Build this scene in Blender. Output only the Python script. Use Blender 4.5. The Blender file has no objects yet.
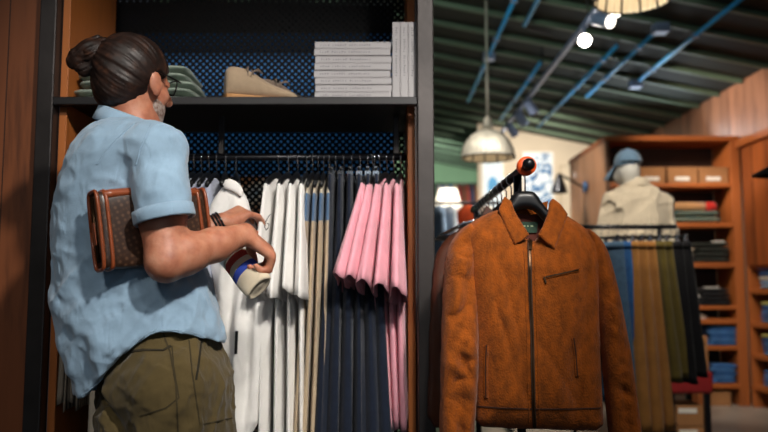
import bpy, bmesh, math, random
import numpy as np
import openvdb as vdb
from mathutils import Vector, Matrix

random.seed(7); RNG = np.random.default_rng(7)
S = bpy.context.scene
C = S.collection
PI = math.pi

# ------------------------------------------------------------------ camera, world, lights, exposure
F = 747.0; CAMZ = 1.15; PITCH = math.atan((285 - 216) / F)
cam = bpy.data.cameras.new('camera'); cam.sensor_width = 36.0; cam.lens = 36.0 * F / 768
cam.clip_start = 0.05; cam.clip_end = 100
cam.dof.use_dof = True; cam.dof.focus_distance = 1.98; cam.dof.aperture_fstop = 2.1
co = bpy.data.objects.new('camera', cam); C.objects.link(co)
co.location = (0, 0, CAMZ); co.rotation_euler = (PI / 2 + PITCH, 0, 0)
S.camera = co

def at(px, py, Y):
    """world point seen at photograph pixel (px, py) at depth Y from the camera"""
    u = (px - 384) / F; v = (216 - py) / F
    yy = math.cos(PITCH) - v * math.sin(PITCH); zz = math.sin(PITCH) + v * math.cos(PITCH)
    s = Y / yy
    return Vector((u * s, Y, CAMZ + zz * s))

w = bpy.data.worlds.new('world'); S.world = w; w.use_nodes = True
w.node_tree.nodes['Background'].inputs[0].default_value = (0.75, 0.85, 1.0, 1)
w.node_tree.nodes['Background'].inputs[1].default_value = 0.022

def spot(name, loc, tgt, watts, col=(1, 1, 1), ang=60, blend=0.4, rad=0.05):
    l = bpy.data.lights.new(name, 'SPOT'); l.energy = watts; l.color = col
    l.spot_size = math.radians(ang); l.spot_blend = blend; l.shadow_soft_size = rad
    o = bpy.data.objects.new(name, l); C.objects.link(o); o.location = loc
    o.rotation_euler = (Vector(tgt) - Vector(loc)).to_track_quat('-Z', 'Y').to_euler()
    return o

def area(name, loc, tgt, watts, size, col=(1, 1, 1)):
    l = bpy.data.lights.new(name, 'AREA'); l.energy = watts; l.color = col
    l.shape = 'RECTANGLE'; l.size, l.size_y = size
    o = bpy.data.objects.new(name, l); C.objects.link(o); o.location = loc
    o.rotation_euler = (Vector(tgt) - Vector(loc)).to_track_quat('-Z', 'Y').to_euler()
    return o

WARM = (1.0, 0.80, 0.58); NEUT = (1.0, 0.95, 0.88); COOL = (0.80, 0.90, 1.0)
spot('spot_main', (0.95, -0.10, 3.25), (-0.42, 2.35, 1.42), 370, NEUT, 40, 0.8, 0.09)
spot('spot_rack', (0.45, -0.25, 3.0), (-0.10, 2.5, 1.05), 150, NEUT, 30, 0.9, 0.08)  # added to brighten the clothes on the rack
spot('spot_jacket', (0.95, 0.55, 3.2), (0.42, 2.25, 1.22), 120, (1, .9, .76), 34, 0.9, 0.06)
spot('spot_side', (-1.0, -0.6, 2.9), (-0.9, 2.2, 1.3), 70, NEUT, 50, 0.8, 0.15)
spot('spot_shelves', (2.5, 5.7, 3.15), (2.8, 7.35, 1.2), 140, (1, .86, .7), 62, 0.7, 0.06)
spot('spot_unit_side', (0.9, 7.0, 3.2), (2.2, 8.0, 1.9), 130, (1, .92, .85), 50, 0.7, 0.08)
spot('spot_side_shelves', (2.0, 5.6, 3.1), (3.7, 7.0, 1.0), 130, (1, .88, .74), 60, 0.7, 0.08)
spot('spot_mannequin', (1.2, 3.2, 3.2), (1.65, 4.9, 1.7), 210, (1, .9, .75), 46, 0.6, 0.06)
spot('spot_back_rail', (1.25, 2.9, 3.2), (1.68, 4.4, 1.0), 120, (1, .9, .76), 34, .7, .06)  # added to brighten the trousers on the back rail
spot('spot_back_wall', (2.0, 8.6, 3.0), (2.2, 11.0, 2.2), 330, (1, .93, .82), 90, 0.8, 0.1)
spot('spot_cladding', (1.5, 6.2, 2.98), (3.5, 7.3, 2.68), 250, (1, .86, .74), 46, 0.8, 0.1)
spot('spot_far_left', (0.9, 6.6, 3.3), (0.75, 8.8, 1.3), 800, NEUT, 70, 0.6, 0.1)
spot('spot_far_rail', (0.95, 4.9, 3.3), (0.66, 6.2, 1.65), 170, NEUT, 36, .7, .06)  # added to brighten the garments on the distant rail
spot('spot_far_green', (0.8, 11.6, 3.3), (1.0, 15.0, 2.0), 420, (.9, 1, .9), 90, 0.8, 0.1)
area('partition_fill', (-0.5, 3.44, 2.285), (-0.5, 3.60, 1.5), 1.7, (1.3, .03), (.85, .93, 1))  # added unseen strip, lights the partition behind the perforated sheet
area('ceiling_fill_front', (1.6, -3.5, 1.9), (1.7, 6.5, 3.2), 18, (4, 2.0), (.72, .87, 1.0))  # added cool fill behind the camera, aimed up at the ceiling
area('ceiling_fill_rack', (-0.45, 2.70, 2.70), (-0.4, 3.0, 4.5), 125, (1.1, .2), (.86, 1.0, .92))  # added fill on top of the rack, brightens ceiling and pipes
area('ceiling_fill_unit', (2.75, 8.3, 2.64), (1.6, 6.3, 3.9), 16, (1.2, .6), (.78, .92, 1.0))  # added unseen fill above the shelving unit, lights rafters from below
spot('spot_pendant', (0.15, 5.3, 3.45), (.87, 6.2, 2.35), 48, NEUT, 40, .6, .05)
S.view_settings.view_transform = 'Standard'; S.view_settings.look = 'None'
S.view_settings.gamma = 1.0; S.view_settings.use_curve_mapping = False
S.view_settings.exposure = 0.0
S.cycles.use_denoising = True
S.cycles.max_bounces = 8; S.cycles.transparent_max_bounces = 16

# ------------------------------------------------------------------ materials
def hexc(h):
    h = h.lstrip('#'); c = [int(h[i:i + 2], 16) / 255 for i in (0, 2, 4)]
    return tuple(((v + 0.055) / 1.055) ** 2.4 if v > 0.04045 else v / 12.92 for v in c) + (1,)

class NT:
    def __init__(s, name):
        s.m = bpy.data.materials.new(name); s.m.use_nodes = True
        s.t = s.m.node_tree; s.b = s.t.nodes['Principled BSDF']; s.out = s.t.nodes['Material Output']
    def n(s, typ, **kw):
        x = s.t.nodes.new(typ)
        for k, v in kw.items():
            if hasattr(x, k): setattr(x, k, v)
            else: x.inputs[k.replace('_', ' ')].default_value = v
        return x
    def l(s, a, b): s.t.links.new(a, b)
    def coord(s, scale=(1, 1, 1), rot=(0, 0, 0)):
        tc = s.n('ShaderNodeTexCoord'); mp = s.n('ShaderNodeMapping')
        mp.inputs['Scale'].default_value = scale; mp.inputs['Rotation'].default_value = rot
        s.l(tc.outputs['Object'], mp.inputs['Vector']); return mp.outputs['Vector']
    def ramp(s, fac, stops):
        r = s.n('ShaderNodeValToRGB'); e = r.color_ramp.elements
        while len(e) < len(stops): e.new(0.5)
        for el, (p, c) in zip(e, stops): el.position = p; el.color = c
        s.l(fac, r.inputs['Fac']); return r.outputs['Color']
    def bump(s, h, strength, dist=0.01):
        b = s.n('ShaderNodeBump'); b.inputs['Strength'].default_value = strength; b.inputs['Distance'].default_value = dist
        s.l(h, b.inputs['Height']); s.l(b.outputs['Normal'], s.b.inputs['Normal'])

def scl(c, k): return (min(c[0] * k, 1), min(c[1] * k, 1), min(c[2] * k, 1), 1)

def plain(name, col, rough=0.5, metal=0.0, var=0.12, nscale=9, bump=0.0, bscale=60, spec=0.5, emis=None):
    t = NT(name); c = hexc(col); v = t.coord()
    no = t.n('ShaderNodeTexNoise', Scale=nscale, Detail=4.0); t.l(v, no.inputs['Vector'])
    t.l(t.ramp(no.outputs['Fac'], [(0.3, scl(c, 1 - var)), (0.7, scl(c, 1 + var))]), t.b.inputs['Base Color'])
    t.b.inputs['Roughness'].default_value = rough; t.b.inputs['Metallic'].default_value = metal
    t.b.inputs['Specular IOR Level'].default_value = spec
    if bump:
        n2 = t.n('ShaderNodeTexNoise', Scale=bscale, Detail=3.0); t.l(v, n2.inputs['Vector']); t.bump(n2.outputs['Fac'], bump, 0.004)
    if emis:
        t.b.inputs['Emission Color'].default_value = hexc(emis[0]); t.b.inputs['Emission Strength'].default_value = emis[1]
    return t.m

def cloth(name, col, var=0.14, sheen=0.25, nscale=14, weave=700, wstr=0.12, crease=0.35, rough=0.9, dark=None, zs=1.0):
    t = NT(name); c = hexc(col); v = t.coord((1, 1, zs))
    no = t.n('ShaderNodeTexNoise', Scale=nscale, Detail=6.0, Roughness=0.65); t.l(v, no.inputs['Vector'])
    d = hexc(dark) if dark else scl(c, 1 - var)
    t.l(t.ramp(no.outputs['Fac'], [(0.32, d), (0.68, scl(c, 1 + var))]), t.b.inputs['Base Color'])
    n2 = t.n('ShaderNodeTexNoise', Scale=weave, Detail=1.0); t.l(v, n2.inputs['Vector'])
    v3 = t.coord((1, 1, 0.45), (0.3, 0.5, 0.2)); n3 = t.n('ShaderNodeTexNoise', Scale=16.0, Detail=2.0, Distortion=0.8); t.l(v3, n3.inputs['Vector'])
    ma = t.n('ShaderNodeMath', operation='MULTIPLY_ADD'); t.l(n2.outputs['Fac'], ma.inputs[0]); ma.inputs[1].default_value = wstr; t.l(n3.outputs['Fac'], ma.inputs[2])
    t.bump(ma.outputs[0], crease, 0.02)
    t.b.inputs['Roughness'].default_value = rough; t.b.inputs['Sheen Weight'].default_value = sheen
    t.b.inputs['Specular IOR Level'].default_value = 0.2
    return t.m

def wood(name, c1, c2, axis='z', scale=5, rough=0.5, plank=0.0, pax='x'):
    """wood with grain along one axis; plank > 0 adds board joints every plank metres across pax"""
    t = NT(name); st = {'x': (0.08, 1, 1), 'y': (1, 0.08, 1), 'z': (1, 1, 0.08)}[axis]
    v = t.coord(st)
    vec = v
    if plank:
        tc = t.n('ShaderNodeTexCoord'); sx = t.n('ShaderNodeSeparateXYZ'); t.l(tc.outputs['Object'], sx.inputs[0])
        dv = t.n('ShaderNodeMath', operation='DIVIDE'); t.l(sx.outputs[pax.upper()], dv.inputs[0]); dv.inputs[1].default_value = plank
        fl = t.n('ShaderNodeMath', operation='FLOOR'); t.l(dv.outputs[0], fl.inputs[0])
        wn = t.n('ShaderNodeTexWhiteNoise', noise_dimensions='1D'); t.l(fl.outputs[0], wn.inputs['W'])
        va = t.n('ShaderNodeVectorMath', operation='MULTIPLY_ADD'); t.l(wn.outputs['Color'], va.inputs[0])
        va.inputs[1].default_value = (7, 7, 7); t.l(v, va.inputs[2]); vec = va.outputs[0]
    no = t.n('ShaderNodeTexNoise', Scale=float(scale), Detail=7.0, Roughness=0.62, Distortion=0.6); t.l(vec, no.inputs['Vector'])
    n2 = t.n('ShaderNodeTexNoise', Scale=float(scale) * 9, Detail=3.0); t.l(vec, n2.inputs['Vector'])
    mx = t.n('ShaderNodeMath', operation='MULTIPLY_ADD'); t.l(n2.outputs['Fac'], mx.inputs[0]); mx.inputs[1].default_value = 0.35; t.l(no.outputs['Fac'], mx.inputs[2])
    col = t.ramp(mx.outputs[0], [(0.45, hexc(c2)), (0.62, hexc(c1)), (0.9, scl(hexc(c1), 1.25))])
    if plank:
        fr = t.n('ShaderNodeMath', operation='FRACT'); t.l(dv.outputs[0], fr.inputs[0])
        lt = t.n('ShaderNodeMath', operation='LESS_THAN'); t.l(fr.outputs[0], lt.inputs[0]); lt.inputs[1].default_value = 0.03
        mi = t.n('ShaderNodeMix', data_type='RGBA'); t.l(lt.outputs[0], mi.inputs[0]); t.l(col, mi.inputs[6]); mi.inputs[7].default_value = scl(hexc(c2), 0.35)
        br = t.n('ShaderNodeMix', data_type='RGBA', blend_type='MULTIPLY'); br.inputs[0].default_value = 1.0
        mr = t.n('ShaderNodeMapRange'); t.l(wn.outputs['Value'], mr.inputs[0]); mr.inputs[3].default_value = 0.72; mr.inputs[4].default_value = 1.2
        t.l(mi.outputs[2], br.inputs[6]); t.l(mr.outputs[0], br.inputs[7]); col = br.outputs[2]
    t.l(col, t.b.inputs['Base Color']); t.b.inputs['Roughness'].default_value = rough
    t.bump(mx.outputs[0], 0.15, 0.005)
    return t.m

M = {}
M['steel'] = plain('dark steel', '#3b3736', 0.42, 0.6, 0.25, 6, 0.08)
M['shelf_steel'] = plain('black shelf steel', '#2b2a2b', 0.45, 0.5, 0.2, 6)
M['chrome'] = plain('chrome', '#d8d8da', 0.15, 1.0, 0.02)
M['black'] = plain('black plastic', '#101012', 0.4, 0, 0.1)
M['black_metal'] = plain('black painted metal', '#15151a', 0.35, 0.4, 0.1)
M['rack_wood'] = wood('rack wood', '#a8602a', '#7a3f18', 'z', 5, 0.5)
M['wall_wood'] = wood('left wall planks', '#7d4524', '#4f2812', 'z', 6, 0.55, 0.14, 'x')
M['clad_wood'] = wood('reclaimed cladding', '#a97658', '#6f462f', 'z', 6, 0.45, 0.17, 'y')
M['unit_wood'] = wood('unit wood', '#9a5424', '#643213', 'x', 4, 0.5)
M['unit_wood_v'] = wood('unit wood upright', '#985426', '#643314', 'z', 4, 0.5)
M['unit_side'] = wood('unit side planks', '#b98660', '#94623f', 'z', 4, 0.5, 0.42, 'y')
M['concrete'] = plain('concrete floor', '#8d837a', 0.38, 0, 0.14, 2.5, 0.05, 30)
M['ceil'] = plain('ceiling green boards', '#141b10', 0.8, 0, 0.2, 3)
M['rafter'] = plain('painted green rafter', '#586b55', 0.55, 0, 0.15, 3)
M['pipe'] = plain('blue painted pipe', '#38b2f4', 0.4, 0.0, 0.08)
M['cream_wall'] = plain('cream plaster', '#cdbda6', 0.8, 0, 0.05, 3)
M['green_wall'] = plain('pale green wall', '#7d9a7a', 0.8, 0, 0.06, 3)
M['gap_wall'] = None
M['skin'] = None
M['white_paint'] = plain('white paint', '#e4e2dc', 0.5, 0, 0.03)
M['paper'] = plain('book paper', '#d9d4c8', 0.8, 0, 0.04)
M['book'] = plain('grey glossy book cover', '#a9a5a6', 0.22, 0, 0.04, 5)
M['ink'] = plain('grey ink', '#5f5c62', 0.5, 0, 0.05)
M['card'] = plain('brown cardboard', '#96683f', 0.8, 0, 0.08)
M['white_label'] = plain('white label', '#d8d4cc', 0.7, 0, 0.03)
M['red'] = plain('dark red upholstery', '#84181a', 0.55, 0, 0.12)
M['orange'] = plain('orange plastic', '#e2571f', 0.45, 0, 0.06)
M['suede_sand'] = cloth('sand suede', '#a58f76', 0.1, 0.3, 20, 500, 0.2, 0.15)
M['suede_dark'] = cloth('taupe suede', '#77675a', 0.1, 0.3, 20, 500, 0.2, 0.15)
M['crepe'] = plain('tan crepe sole', '#b5824f', 0.7, 0, 0.08)
M['sage'] = cloth('sage knit', '#929f92', 0.14, 0.3, 30, 300, 0.6, 0.4)
M['chambray'] = cloth('faded chambray', '#93afc6', 0.12, 0.3, 10, 600, 0.15, 0.55, 0.88)
M['chino'] = cloth('olive brown chino', '#5a4c2e', 0.16, 0.15, 12, 600, 0.12, 0.45)
M['white_cotton'] = cloth('white cotton', '#eae7e3', 0.05, 0.2, 12, 500, 0.1, 0.5)
M['lilac_cotton'] = cloth('pale blue white cotton', '#b7bdd0', 0.05, 0.2, 12, 500, 0.1, 0.5)
M['cream_cotton'] = cloth('cream cotton', '#c9bba3', 0.06, 0.2, 12, 500, 0.1, 0.4)
M['khaki'] = cloth('stone khaki', '#b39f84', 0.06, 0.2, 12, 500, 0.1, 0.4)
M['mid_blue'] = cloth('faded blue cotton', '#4d6a8a', 0.08, 0.2, 12, 500, 0.1, 0.3)
M['navy'] = cloth('dark indigo denim', '#141c2c', 0.2, 0.1, 30, 600, 0.2, 0.4)
M['pink'] = cloth('pink cotton', '#dd9aa8', 0.08, 0.25, 12, 500, 0.1, 0.45)
M['suede'] = cloth('rust suede', '#8e460b', 0.2, 0.1, 38, 260, 0.3, 0.5, 0.9, '#6e370a', 0.65)
M['lining'] = cloth('brown lining', '#5a2f27', 0.12, 0.1, 14)
M['leather'] = plain('brown leather', '#4a2617', 0.42, 0, 0.2, 12, 0.15, 40)
M['dark_brown'] = plain('dark brown leather', '#2b1a14', 0.45, 0, 0.2, 12, 0.15, 40)
M['brass'] = plain('dark brass zipper', '#4a3420', 0.35, 0.8, 0.2)
M['trim_leather'] = plain('tan trim leather', '#8a4526', 0.3, 0, 0.16, 20, 0.1, 60)
M['green_label'] = plain('dark green label', '#21402f', 0.7, 0, 0.05)
M['denim'] = cloth('mid denim', '#2f5f98', 0.2, 0.1, 25, 600, 0.2, 0.4)
M['denim_mid'] = cloth('washed denim', '#4676ae', 0.2, 0.1, 25, 600, 0.2, 0.4)
M['denim_pale'] = cloth('light denim', '#7f9cbb', 0.12, 0.1, 25, 600, 0.2, 0.4)
M['denim_dark'] = cloth('slate denim', '#4d6a86', 0.2, 0.1, 25, 600, 0.2, 0.4)
M['tan'] = cloth('tan twill', '#a9743a', 0.14, 0.15, 14)
M['olive'] = cloth('olive twill', '#665827', 0.14, 0.15, 14)
M['black_cloth'] = cloth('black cloth', '#141418', 0.15, 0.1, 14)
M['dark_cloth'] = cloth('charcoal green cloth', '#262a26', 0.15, 0.1, 14)
M['linen'] = cloth('off white linen', '#d6c8b2', 0.06, 0.3, 12, 500, 0.1, 0.5)
M['blanket'] = cloth('tan blanket', '#b78a5e', 0.1, 0.3, 12)
M['red_cloth'] = cloth('red cloth', '#b3261f', 0.1, 0.2, 12)
M['yellow_cloth'] = cloth('yellow cloth', '#cdbf62', 0.1, 0.2, 12)
M['cap'] = cloth('slate blue cap cotton', '#66829c', 0.12, 0.2, 18)
M['glass_white'] = plain('white glass', '#e8ecef', 0.2, 0, 0.02)
M['lamp_face'] = plain('lit lamp face', '#fff4e0', 0.5, 0, 0.0, emis=('#fff3e2', 28))
M['lamp_face_dim'] = plain('lamp face', '#fff4e0', 0.5, 0, 0.0, emis=('#fff3e2', 5))
M['shaded_back'] = wood('back boards in painted shade', '#2c180c', '#1b0e07', 'x', 4, 0.6)  # near-black brown puts the shade between the shelves into the colour
M['bulb'] = plain('pendant bulb', '#fff4e0', 0.5, 0, 0.0, emis=('#ffeed2', 2))
M['pale_metal'] = plain('pale blue grey metal', '#8f9fc0', 0.4, 0.2, 0.08)
M['galv'] = plain('galvanised metal', '#c4bcaa', 0.42, 0.15, 0.2, 14)
M['enamel'] = plain('cream enamel', '#e8dfc8', 0.4, 0, 0.04, emis=None)
M['dark_frame'] = plain('dark lens frame', '#0e0c0c', 0.3, 0, 0.05)

def special():
    # partition behind the rack: cream and terracotta boards, blue paint, near-black shade painted on top
    t = NT('painted partition'); tc = t.n('ShaderNodeTexCoord'); sx = t.n('ShaderNodeSeparateXYZ'); t.l(tc.outputs['Object'], sx.inputs[0])
    no = t.n('ShaderNodeTexNoise', Scale=7.0, Detail=2.0); t.l(tc.outputs['Object'], no.inputs['Vector'])
    low = t.ramp(no.outputs['Fac'], [(0.4, hexc('#b0713f')), (0.5, hexc('#e0d2b8')), (0.62, hexc('#8fb0c6'))])
    gt = t.n('ShaderNodeMath', operation='GREATER_THAN'); t.l(sx.outputs['Z'], gt.inputs[0]); gt.inputs[1].default_value = 1.68
    mi = t.n('ShaderNodeMix', data_type='RGBA'); t.l(gt.outputs[0], mi.inputs[0]); t.l(low, mi.inputs[6]); mi.inputs[7].default_value = hexc('#2277b8')
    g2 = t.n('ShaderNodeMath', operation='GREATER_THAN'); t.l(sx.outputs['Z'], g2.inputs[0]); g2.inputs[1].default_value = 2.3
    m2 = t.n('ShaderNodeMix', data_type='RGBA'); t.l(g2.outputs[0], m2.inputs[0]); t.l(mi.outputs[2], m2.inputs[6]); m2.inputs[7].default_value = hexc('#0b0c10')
    t.l(m2.outputs[2], t.b.inputs['Base Color']); M['gap_wall'] = t.m
    # perforated black sheet: real holes (transparent)
    t = NT('perforated black metal'); v = t.coord((1, 1, 1), (0, PI / 4, 0))
    sx = t.n('ShaderNodeSeparateXYZ'); t.l(v, sx.inputs[0]); cb = t.n('ShaderNodeCombineXYZ')
    t.l(sx.outputs['X'], cb.inputs[0]); t.l(sx.outputs['Z'], cb.inputs[1])
    vo = t.n('ShaderNodeTexVoronoi', voronoi_dimensions='2D', Scale=52.0, Randomness=0.0); t.l(cb.outputs[0], vo.inputs['Vector'])
    lt = t.n('ShaderNodeMath', operation='LESS_THAN'); t.l(vo.outputs['Distance'], lt.inputs[0]); lt.inputs[1].default_value = 0.25
    tr = t.n('ShaderNodeBsdfTransparent'); mx = t.n('ShaderNodeMixShader')
    t.b.inputs['Base Color'].default_value = hexc('#08080a'); t.b.inputs['Roughness'].default_value = 0.6; t.b.inputs['Specular IOR Level'].default_value = 0.15
    t.l(lt.outputs[0], mx.inputs[0]); t.l(t.b.outputs[0], mx.inputs[1]); t.l(tr.outputs[0], mx.inputs[2]); t.l(mx.outputs[0], t.out.inputs['Surface'])
    M['perf'] = t.m
    # skin
    t = NT('skin'); v = t.coord(); no = t.n('ShaderNodeTexNoise', Scale=26.0, Detail=5.0); t.l(v, no.inputs['Vector'])
    t.l(t.ramp(no.outputs['Fac'], [(0.3, hexc('#a3624a')), (0.52, hexc('#bb7b5f')), (0.75, hexc('#c98f74'))]), t.b.inputs['Base Color'])
    t.b.inputs['Roughness'].default_value = 0.5; t.b.inputs['Subsurface Weight'].default_value = 0.15
    t.b.inputs['Subsurface Radius'].default_value = (0.012, 0.004, 0.002)
    n2 = t.n('ShaderNodeTexNoise', Scale=160.0, Detail=3.0); t.l(v, n2.inputs['Vector']); t.bump(n2.outputs['Fac'], 0.15, 0.004)
    M['skin'] = t.m
    # hair
    t = NT('dark brown hair'); v = t.coord(); no = t.n('ShaderNodeTexNoise', Scale=40.0, Detail=4.0); t.l(v, no.inputs['Vector'])
    t.l(t.ramp(no.outputs['Fac'], [(0.3, hexc('#150d09')), (0.55, hexc('#271812')), (0.8, hexc('#4a2c1c'))]), t.b.inputs['Base Color'])
    t.b.inputs['Roughness'].default_value = 0.48; t.b.inputs['Specular IOR Level'].default_value = 0.35; t.bump(no.outputs['Fac'], 0.3, 0.004); M['hair'] = t.m
    t = NT('greying beard'); v = t.coord(); no = t.n('ShaderNodeTexNoise', Scale=120.0, Detail=4.0); t.l(v, no.inputs['Vector'])
    t.l(t.ramp(no.outputs['Fac'], [(0.35, hexc('#7a5a4a')), (0.65, hexc('#a89a92'))]), t.b.inputs['Base Color'])
    t.b.inputs['Roughness'].default_value = 0.7; t.bump(no.outputs['Fac'], 0.6, 0.004); M['beard'] = t.m
    # brown monogram-like canvas: small lattice of lighter marks
    t = NT('brown coated canvas'); v = t.coord((1, 1, 1), (0.0, 0.6, 0.2))
    vo = t.n('ShaderNodeTexVoronoi', Scale=85.0, Randomness=0.12); t.l(v, vo.inputs['Vector'])
    t.l(t.ramp(vo.outputs['Distance'], [(0.2, hexc('#594031')), (0.36, hexc('#412c20')), (0.6, hexc('#33221a'))]), t.b.inputs['Base Color'])
    t.b.inputs['Roughness'].default_value = 0.33; M['canvas'] = t.m
    # teal plaid
    t = NT('teal plaid wool'); v = t.coord(); sx = t.n('ShaderNodeSeparateXYZ'); t.l(v, sx.inputs[0])
    wv = t.n('ShaderNodeTexWave', Scale=9.0, Distortion=0.4); t.l(v, wv.inputs['Vector'])
    w2 = t.n('ShaderNodeTexWave', Scale=14.0, Distortion=0.4, bands_direction='Z'); t.l(v, w2.inputs['Vector'])
    ad = t.n('ShaderNodeMath', operation='MULTIPLY'); t.l(wv.outputs['Fac'], ad.inputs[0]); t.l(w2.outputs['Fac'], ad.inputs[1])
    t.l(t.ramp(ad.outputs[0], [(0.1, hexc('#1c3f44')), (0.45, hexc('#2f6a70')), (0.8, hexc('#c9b98a'))]), t.b.inputs['Base Color'])
    t.b.inputs['Roughness'].default_value = 0.95; M['plaid'] = t.m
    # grey-brown fine vertical stripe for the shirts at the rack's left end
    t = NT('grey brown striped cotton'); v = t.coord(); wv = t.n('ShaderNodeTexWave', Scale=22.0, Distortion=0.3, bands_direction='Y'); t.l(v, wv.inputs['Vector'])
    t.l(t.ramp(wv.outputs['Fac'], [(0.3, hexc('#3a332c')), (0.6, hexc('#8d8172'))]), t.b.inputs['Base Color']); t.b.inputs['Roughness'].default_value = 0.9; M['stripe'] = t.m
    # blue and white leaf print on paper
    t = NT('blue and white print'); v = t.coord(); no = t.n('ShaderNodeTexNoise', Scale=7.0, Detail=2.0, Distortion=1.5); t.l(v, no.inputs['Vector'])
    t.l(t.ramp(no.outputs['Fac'], [(0.40, hexc('#1d4f86')), (0.47, hexc('#4a86b8')), (0.53, hexc('#dfe6ea'))]), t.b.inputs['Base Color']); t.b.inputs['Roughness'].default_value = 0.5; M['print'] = t.m
special()

# ------------------------------------------------------------------ object helpers
def props(o, label=None, cat=None, group=None, kind=None):
    if label: o['label'] = label
    if cat: o['category'] = cat
    if group: o['group'] = group
    if kind: o['kind'] = kind
    return o

def thing(name, label, cat, loc=(0, 0, 0), rz=0.0, group=None):
    o = bpy.data.objects.new(name, None); C.objects.link(o); o.empty_display_size = 0.05
    o.location = loc; o.rotation_euler = (0, 0, rz)
    return props(o, label, cat, group)

def wloc(o):
    v = Vector((0, 0, 0))
    while o is not None: v = v + Vector(o.location); o = o.parent
    return v

def mesh_obj(name, verts, faces, mat, parent=None, world=False, smooth=True, bevel=0.0, sub=0, mats=None, solid=0.0, loc=None, sharp=None):
    """one mesh object; world=True means verts are world points (parents unrotated)"""
    me = bpy.data.meshes.new(name)
    vs = np.asarray(verts, dtype=np.float64).reshape(-1, 3)
    if loc is not None: vs = vs - np.array(loc)
    elif world and parent is not None: vs = vs - np.array(wloc(parent))
    me.from_pydata(vs.tolist(), [], [list(map(int, f)) for f in faces]); me.update()
    bm = bmesh.new(); bm.from_mesh(me); bmesh.ops.recalc_face_normals(bm, faces=bm.faces); bm.to_mesh(me); bm.free()
    for m in (mats or [mat]): me.materials.append(m)
    if smooth:
        me.polygons.foreach_set('use_smooth', [True] * len(me.polygons))
        if sharp: me.set_sharp_from_angle(angle=math.radians(sharp))
    o = bpy.data.objects.new(name, me); C.objects.link(o)
    if parent is not None: o.parent = parent
    if loc is not None: o.location = loc
    if solid: m_ = o.modifiers.new('solid', 'SOLIDIFY'); m_.thickness = solid; m_.offset = 0
    if bevel: m_ = o.modifiers.new('bevel', 'BEVEL'); m_.width = bevel; m_.segments = 2; m_.limit_method = 'ANGLE'
    if sub: m_ = o.modifiers.new('sub', 'SUBSURF'); m_.levels = sub; m_.render_levels = sub
    return o

class MB:
    def __init__(s): s.v = []; s.f = []
    def add(s, v, f):
        n = len(s.v); s.v += [tuple(p) for p in v]; s.f += [tuple(i + n for i in q) for q in f]; return s
    def box(s, lo, hi):
        x0, y0, z0 = lo; x1, y1, z1 = hi
        return s.add([(x0, y0, z0), (x1, y0, z0), (x1, y1, z0), (x0, y1, z0), (x0, y0, z1), (x1, y0, z1), (x1, y1, z1), (x0, y1, z1)],
                     [(0, 3, 2, 1), (4, 5, 6, 7), (0, 1, 5, 4), (1, 2, 6, 5), (2, 3, 7, 6), (3, 0, 4, 7)])
    def loft(s, rings, cap0=True, cap1=True):
        m = len(rings[0]); v = [p for r in rings for p in r]; f = []
        for i in range(len(rings) - 1):
            for j in range(m):
                k = (j + 1) % m; f.append((i * m + j, i * m + k, (i + 1) * m + k, (i + 1) * m + j))
        if cap0: f.append(tuple(range(m - 1, -1, -1)))
        if cap1: f.append(tuple(range((len(rings) - 1) * m, len(rings) * m)))
        return s.add(v, f)
    def tube(s, pts, r, n=10, cap=True):
        pts = [Vector(p) for p in pts]; rs = r if isinstance(r, (list, tuple)) else [r] * len(pts); rings = []; up = None
        for i, p in enumerate(pts):
            t = (pts[min(i + 1, len(pts) - 1)] - pts[max(i - 1, 0)]).normalized()
            if up is None: up = Vector((0, 0, 1)) if abs(t.z) < 0.9 else Vector((1, 0, 0))
            a = t.cross(up).normalized(); b = a.cross(t).normalized(); up = b
            rings.append([p + (a * math.cos(q) + b * math.sin(q)) * rs[i] for q in [2 * PI * j / n for j in range(n)]])
        return s.loft(rings, cap, cap)
    def lathe(s, prof, c=(0, 0, 0), n=24, cap0=False, cap1=False, rib=0, ribamp=0.0):
        rings = []
        for r, z in prof:
            rings.append([(c[0] + r * (1 + (ribamp * math.cos(rib * a) if rib else 0)) * math.cos(a), c[1] + r * (1 + (ribamp * math.cos(rib * a) if rib else 0)) * math.sin(a), c[2] + z)
                          for a in [2 * PI * j / n for j in range(n)]])
        return s.loft(rings, cap0, cap1)
    def sphere(s, c, r, n=14, sc=(1, 1, 1)):
        prof = [(max(r * math.sin(PI * i / n), 1e-4), -r * math.cos(PI * i / n)) for i in range(n + 1)]
        b = MB().lathe(prof, n=n * 2); return s.add([(c[0] + p[0] * sc[0], c[1] + p[1] * sc[1], c[2] + p[2] * sc[2]) for p in b.v], b.f)
    def build(s, name, mat, parent=None, **kw): return mesh_obj(name, s.v, s.f, mat, parent, **kw)

def copy_tree(o, parent=None):
    c = o.copy(); C.objects.link(c); c.parent = parent
    for ch in list(o.children): copy_tree(ch, c)
    return c

ORD = ['first', 'second', 'third', 'fourth', 'fifth', 'sixth', 'seventh', 'eighth', 'ninth', 'tenth', 'eleventh', 'twelfth']

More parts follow.
